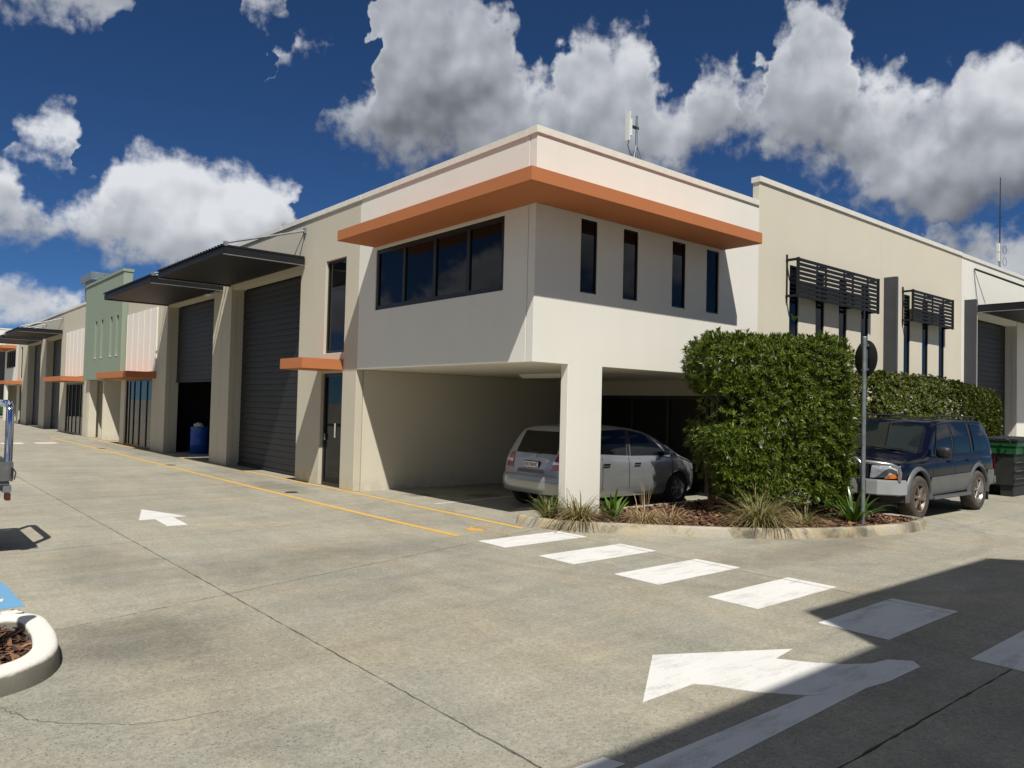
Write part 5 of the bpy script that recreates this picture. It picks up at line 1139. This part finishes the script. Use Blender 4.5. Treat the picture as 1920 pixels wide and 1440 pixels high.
# ---- skip bin on a trailer at the right edge
sk = empty('bin_trailer', (12.75, -1.75, 0), 'green and black skip bin trailer behind the four wheel drive', 'trailer')
K = lambda n, mt, a, bv=0.008: MB().box(*a).build(n, mt, sk, bv)
K('tub', 'bin_dark', (0.0, 3.4, -0.75, 0.75, 0.26, 0.98)); K('green_side', 'bin_green', (-0.03, 3.43, -0.79, 0.79, 0.982, 1.16)); K('green_side', 'bin_green', (-0.05, 3.45, -0.82, 0.82, 1.163, 1.28)); K('rim', 'bin_dark', (-0.07, 3.47, -0.85, 0.85, 1.283, 1.34))
for z in (0.40, 0.58, 0.78): K('rail', 'reo_steel', (-0.02, 3.42, -0.80, -0.752, z, z + 0.03))
for x in (0.5, 1.6, 2.7): K('stake', 'bin_dark', (x, x + 0.06, -0.83, -0.801, 0.5, 1.16))
K('draw_bar', 'bin_dark', (-0.5, -0.002, -0.08, 0.08, 0.42, 0.50)); K('skid', 'bin_dark', (0.05, 1.3, -0.72, -0.45, 0.0, 0.258)); K('skid', 'bin_dark', (0.05, 1.3, 0.45, 0.72, 0.0, 0.258))
for sd in (-1, 1): wheel(sk, 2.3, sd * 0.62, 0.3, 0.18, sd, 'rubber', 'alloy', 5)
MB().tube([(-0.10, -0.7, 1.25), (-0.18, -0.7, 1.31), (-0.10, -0.55, 1.34)], 0.02, 6).build('hook', 'bin_dark', sk)

# ------------------------------------------------------------------ small things
sg = empty('sign_post', (4.29, -3.0, 0), 'galvanised post with a round traffic sign seen from behind', 'sign')
MB().tube([(0, 0, 0.05), (0.0, 0, 1.5), (0.0, 0, 3.04)], 0.032, 12).build('post', 'galv_post', sg)
MB().lathe([(0, 3.04), (0.034, 3.04), (0.034, 3.02)], 'z').build('cap', 'galv_post', sg, fixn=True)
disc = MB().lathe([(0.0, 0.0), (0.285, 0.0), (0.29, 0.004), (0.285, 0.008), (0.0, 0.008)], 'x', n=40).build('sign_plate', 'sign_back', sg, fixn=True)
disc.location = (0.085, 0.02, 2.70); disc.rotation_euler = (0, 0, R(-30))
for z in (2.52, 2.90):
    b = MB().box(0.0, 0.075, -0.05, 0.05, z - 0.018, z + 0.018).build('clamp', 'galv_post', sg, 0.004); 
MB().box(0.055, 0.08, -0.02, 0.02, 2.45, 2.96).build('channel', 'galv_post', sg, 0.004)
# wireless antenna on the roof
an = empty('roof_antenna', (3.4, 1.0, 5.75), 'white panel antenna on a thin steel mast with tripod legs on the corner roof', 'antenna')
MB().tube([(0, 0, 0), (0, 0, 1.66)], 0.022, 8).build('mast', 'galv_post', an)
for a in (200, 320, 80): MB().tube([(0, 0, 1.12), (0.42 * math.cos(R(a)), 0.42 * math.sin(R(a)), 0.0)], 0.012, 6).build('leg', 'galv_post', an)
MB().box(-0.16, 0.05, -0.02, 0.02, 1.40, 1.45).build('clamp', 'bin_dark', an, 0.004)
MB().box(-0.26, -0.235, -0.06, 0.06, 1.12, 1.68).build('panel', 'white_plastic', an, 0.008); MB().box(-0.232, -0.165, -0.045, 0.045, 1.22, 1.55).build('radio_box', 'white_plastic', an, 0.01)
MB().tube([(-0.2, 0, 1.2), (-0.22, 0.02, 1.05), (-0.18, 0, 0.9), (-0.12, 0, 0.88)], 0.008, 5).build('cable', 'bin_dark', an)
ms = empty('radio_mast', (29.0, 3.0, 5.75), 'tall thin radio whip mast on the far right roof', 'antenna')
MB().tube([(0, 0, 0), (0.02, 0, 3.4)], [0.05, 0.04], 8).build('mast', 'galv_post', ms); MB().tube([(0.02, 0, 3.4), (0.06, 0, 6.35)], [0.028, 0.018], 6).build('whip', 'bin_dark', ms)
for z in (2.6, 3.0): MB().box(-0.22, -0.10, -0.06, 0.06, z + 0.1, z + 0.48).build('antenna_box', 'white_plastic', ms, 0.01)
for z in (2.75, 3.25): MB().tube([(0.3 + 0.22 * math.cos(a), -0.1, z + 0.18 * math.sin(a)) for a in [i * math.pi / 10 for i in range(21)]], 0.008, 5).build('cable_loop', 'bin_dark', ms)
for a in (0, 120, 240): MB().tube([(0.05, 0, 4.6), (0.05 + 0.2 * math.cos(R(a)), 0.2 * math.sin(R(a)), 4.62)], 0.01, 5).build('radial', 'bin_dark', ms)
# slim post standing in the white kerbed island, just outside the picture
ps = empty('steel_post', (-7.38, -3.12, 0), 'slim steel post standing in the white kerbed island', 'post')
MB().tube([(0, 0, 0.0), (0, 0, 2.1)], 0.06, 12).build('post', 'galv_post', ps); MB().lathe([(0, 2.12), (0.065, 2.1), (0.065, 2.06)], 'z').build('cap', 'galv_post', ps, fixn=True)
# ------------------------------------------------------------------ neighbours
def hall(name, label, x0, x1, y0, y1, h, mat, doors=()):
    o = empty(name, ((x0 + x1) / 2, (y0 + y1) / 2, 0), label, 'building'); cx, cy = (x0 + x1) / 2, (y0 + y1) / 2
    MB().box(x0 - cx, x1 - cx, y0 - cy, y1 - cy, 0, h).build('wall', mat, o, 0.01); MB().box(x0 - cx - 0.03, x1 - cx + 0.03, y0 - cy - 0.03, y1 - cy + 0.03, h + 0.002, h + 0.12).build('capping', 'cap_metal', o)
    for (pl, u0, u1, z0, z1, mt) in doors:
        if pl == '+x': MB().box(x1 - cx + 0.004, x1 - cx + 0.05, u0 - cy, u1 - cy, z0, z1).build('door_panel', mt, o)
        if pl == '+y': MB().box(u0 - cx, u1 - cx, y1 - cy + 0.004, y1 - cy + 0.05, z0, z1).build('door_panel', mt, o)
        if pl == '-y': MB().box(u0 - cx, u1 - cx, y0 - cy - 0.05, y0 - cy - 0.004, z0, z1).build('door_panel', mt, o)
    return o
# opposite unit behind the photographer: its stepped parapet throws the shadow across the drive
HB = 8.5; ox, oy = -SUN_DIR.x / SUN_DIR.z * HB, -SUN_DIR.y / SUN_DIR.z * HB
o = empty('warehouse_building', (0, -20, 0), 'opposite warehouse behind the viewer whose stepped parapet shades the drive', 'building')
prof = [(-5.6, -5.93), (-1.06, -5.87), (-1.04, -5.0), (3.46, -5.0), (3.78, -5.36), (14, -5.7)]
pts = [(x - ox, y - oy) for x, y in prof]; poly = pts + [(pts[-1][0], -34), (pts[0][0], -34)]
MB().prism([(x, y + 20) for x, y in poly], 0, HB - 0.12).build('wall', 'white_wall', o); MB().prism([(x, y + 20) for x, y in poly], HB - 0.118, HB).build('capping', 'cap_metal', o)
MB().box(pts[2][0] + 0.6, pts[2][0] + 3.9, pts[2][1] + 20.004, pts[2][1] + 20.05, 0, 4.6).build('roller_door', 'slat_grey', o)
hall('warehouse_building', 'low pale unit row added out of view across the left driveway for window reflections', -34, -22, -6, 48, 6.4, 'cream_wall', [('+x', y, y + 4.2, 0.0, 4.8, 'slat_grey') for y in (0, 7, 16, 23, 32)])  # unseen row added to reflect in the windows and bounce light
hall('warehouse_building', 'far white shed beyond the driveway end, black panel painted as its shaded doorway', -12, 9, 73, 90, 7.6, 'white_wall', [('-y', -8.0, 2.55, 0.0, 5.7, 'frame_black')])  # flat black panel stands in for the shade inside the doorway
wb = empty('skip_bin', (0.9, 64.0, 0), 'dark green rubbish skip at the far end of the driveway', 'bin')
MB().prism([(-1.1, -0.7), (1.1, -0.7), (1.1, 0.7), (-1.1, 0.7)], 0.28, 1.35).build('tub', 'bin_green', wb, 0.03); MB().box(-1.15, 1.15, -0.75, 0.75, 1.352, 1.44).build('lid', 'bin_green', wb, 0.02)
for x in (-0.9, 0.9): MB().box(x - 0.08, x + 0.08, -0.6, 0.6, 0.0, 0.279).build('foot', 'bin_dark', wb)
MB().lathe([(0.0, -0.706), (0.17, -0.706), (0.17, -0.702)], 'y', (0.5, 0, 1.05), 20).build('sticker', 'plate_white', wb)
bpy.context.view_layer.update()
